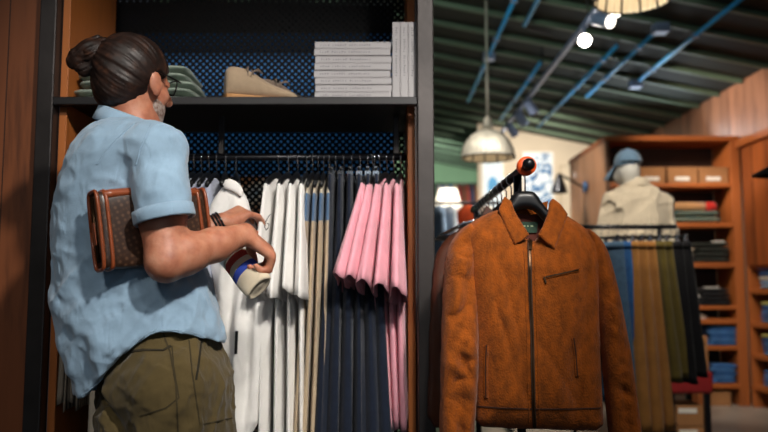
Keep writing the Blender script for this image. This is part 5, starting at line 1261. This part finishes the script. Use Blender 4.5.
# wall lamp on the side of the shelving unit
p0 = at(588, 187, 7.95); xk = ul
t = thing('wall_lamp', 'black cone wall lamp on an arm fixed to the shelving unit\'s side', 'lamp', (xk, 7.95, p0.z))
MB().tube([(xk, 7.95, p0.z), (xk - .04, 7.95, p0.z)], .06, 18).build('wall_plate', plain('blue grey metal', '#4a6a94', .4, .2), t, world=True)
el = at(559, 174, 7.8); MB().tube([(xk - .04, 7.95, p0.z), el], .012, 10).build('arm', M['black_metal'], t, world=True)
MB().lathe([(.02, .0), (.03, -.03), (.085, -.19), (.088, -.2)], tuple(el), 24, True, False).build('shade', M['black_metal'], t, world=True, solid=.004)
MB().sphere(el + Vector((0, 0, -.12)), .03, 8).build('bulb', M['glass_white'], t, world=True)
# dark lamp reaching in at the right edge
p1 = at(757, 174, 4.6); t = thing('wall_lamp', 'black lamp shade reaching in at the right edge from the right wall', 'lamp', (XR, 4.6, p1.z + .12))
MB().tube([(XR, 4.6, p1.z + .12), (p1.x + .16, 4.6, p1.z + .12)], .012, 8).build('arm', M['black_metal'], t, world=True)
MB().lathe([(.0, .085), (.03, .08), (.06, .045), (.145, .0), (.147, -.008)], (p1.x + .13, 4.6, p1.z), 28, False, False).build('shade', M['black_metal'], t, world=True, solid=.004)
MB().tube([(p1.x + .13, 4.6, p1.z + .08), (p1.x + .16, 4.6, p1.z + .12)], .012, 8).build('joint', M['black_metal'], t, world=True)

# pictures and openings on the white wall
def panel(name, label, cat, x0, y0, x1, y1, Y, m_, frame=M['white_paint'], fw=.03):
    a, c = at(x0, y1, Y), at(x1, y0, Y); t = thing(name, label, cat, ((a.x + c.x) / 2, Y, a.z))
    B((a.x, Y - .03, a.z), (c.x, Y, c.z), 'frame', frame, t); B((a.x + fw, Y - .034, a.z + fw), (c.x - fw, Y - .0305, c.z - fw), 'print', m_, t, 0); return t, a, c
panel('framed_picture', 'large blue and white leaf print on the white wall behind the jacket', 'picture', 523, 152, 553, 214, 10.99, M['print'])
t, a, c = panel('framed_picture', 'pale poster with a blue arch at the left end of the white wall', 'picture', 482, 158, 503, 216, 10.99, plain('poster paper', '#cfdde6', .6))
xm = (a.x + c.x) / 2; w_ = (c.x - a.x) * .22
v, f = extrude_poly([(xm - w_, a.z + .3), (xm + w_, a.z + .3), (xm + w_, c.z - .4)] + [(xm + w_ * math.cos(q), c.z - .4 + w_ * 1.6 * math.sin(q)) for q in np.linspace(.2, PI - .2, 9)] + [(xm - w_, c.z - .4)], 10.952, 10.9555); mesh_obj('printed_arch', v, f, plain('arch blue', '#3f8fc2', .6), t, world=True, smooth=False)
panel('wall_cabinet_door', 'tall cream panel door on the white wall beside the lamp', 'panel', 561, 165, 583, 260, 10.99, M['cream_wall'], plain('cream frame', '#b8a78f', .7))

# rail of turned garments and a floor lamp in the blurred distance
YD = 6.2; zr = at(465, 203, YD).z; x0, x1 = at(424, 203, YD).x, at(506, 203, YD).x
t = thing('clothing_rail', 'rail with an orange garment in the distance, left of the front clothing rail', 'clothing rail', ((x0 + x1) / 2, YD, 0)); MB().tube([(x0, YD, zr), (x1, YD, zr)], .013, 10).build('rail', M['black_metal'], t, world=True)
for x in (x0 + .02, x1 - .02):
    MB().tube([(x, YD, .03), (x, YD, zr)], .013, 10).build('upright', M['black_metal'], t, world=True); B((x - .02, YD - .22, 0), (x + .02, YD + .22, .03), 'foot', M['black_metal'], t)
for i, (nm, lab, px, hx) in enumerate((('shirt', 'pale blue shirt', 436, '#a9c2dc'), ('shirt', 'white shirt', 447, '#e4e6ea'), ('sweatshirt', 'bright orange sweatshirt', 465, '#e2571f'), ('shirt', 'cream shirt', 484, '#ddd2bc'))):
    x = at(px, 203, YD).x; q = thing('hanging_' + nm, '%s hanging on the distant rail left of the jackets' % lab, nm, (x, YD, zr - .03), .28)
    m_ = plain(lab, hx, .9); MB().loft(hang_rings(0, .72, .05, .07, .42, .42, 0, .2, 320 + i)).build('body', m_, q); MB().loft(sleeve_rings((0, -.14, -.04), (0, -.24, -.5), .04, .06, .1, .13, 420 + i)).build('sleeve', m_, q)
p = at(448, 200, 8.3); t = thing('floor_lamp', 'white shaded floor lamp in the distance under the galvanised pendant', 'lamp', (p.x, 8.3, 0))
MB().lathe([(.0, 0), (.16, 0), (.16, .02), (.02, .03), (0, .03)], (0, 0, 0), 24).build('base', M['steel'], t); MB().tube([(0, 0, .03), (0, 0, p.z)], .012, 8).build('pole', M['steel'], t)
MB().lathe([(.17, p.z - .12), (.10, p.z + .12)], (0, 0, 0), 28).build('lamp_shade', plain('lamp shade cloth', '#f2ead8', .8, emis=('#fff0d6', 0.55)), t, solid=.004)
# far rail of coloured garments
YG = 10.2; zr = at(470, 184, YG).z; x0, x1 = at(434, 184, YG).x, at(477, 184, YG).x
t = thing('clothing_rail', 'far clothing rail of coloured shirts under the galvanised pendant', 'clothing rail', ((x0 + x1) / 2, YG, 0)); MB().tube([(x0, YG, zr), (x1, YG, zr)], .015, 10).build('rail', M['black_metal'], t, world=True)
for x in (x0 + .02, x1 - .02): MB().tube([(x, YG, 0), (x, YG, zr)], .015, 10).build('upright', M['black_metal'], t, world=True)
cols = [('white', '#d8dade'), ('pale blue', '#a8c0d8'), ('white', '#dcdcd8'), ('sky blue', '#7fa8cc'), ('cream', '#d8c8a8'), ('dark red', '#7e2d28'), ('brown', '#6a4430'), ('dark red', '#8a3a30'), ('navy', '#26304a'), ('brown', '#7a5238')]
for i, (nm, hx) in enumerate(cols):
    x = x0 + .05 + (x1 - x0 - .1) * i / 9; q = thing('hanging_shirt', '%s shirt on the far clothing rail, %s from the left' % (nm, ORD[i]), 'shirt', (x, YG, zr - .02), .1, 'shirts on the far rail')
    MB().loft(hang_rings(0, .72, .03, .05, .42, .42, 0, .2, 300 + i)).build('body', plain('far shirt %d' % i, hx, .9), q); MB().loft(sleeve_rings((0, -.14, -.04), (0, -.23, -.40), .03, .045, .1, .13, 400 + i)).build('sleeve', plain('far sleeve %d' % i, hx, .9), q)
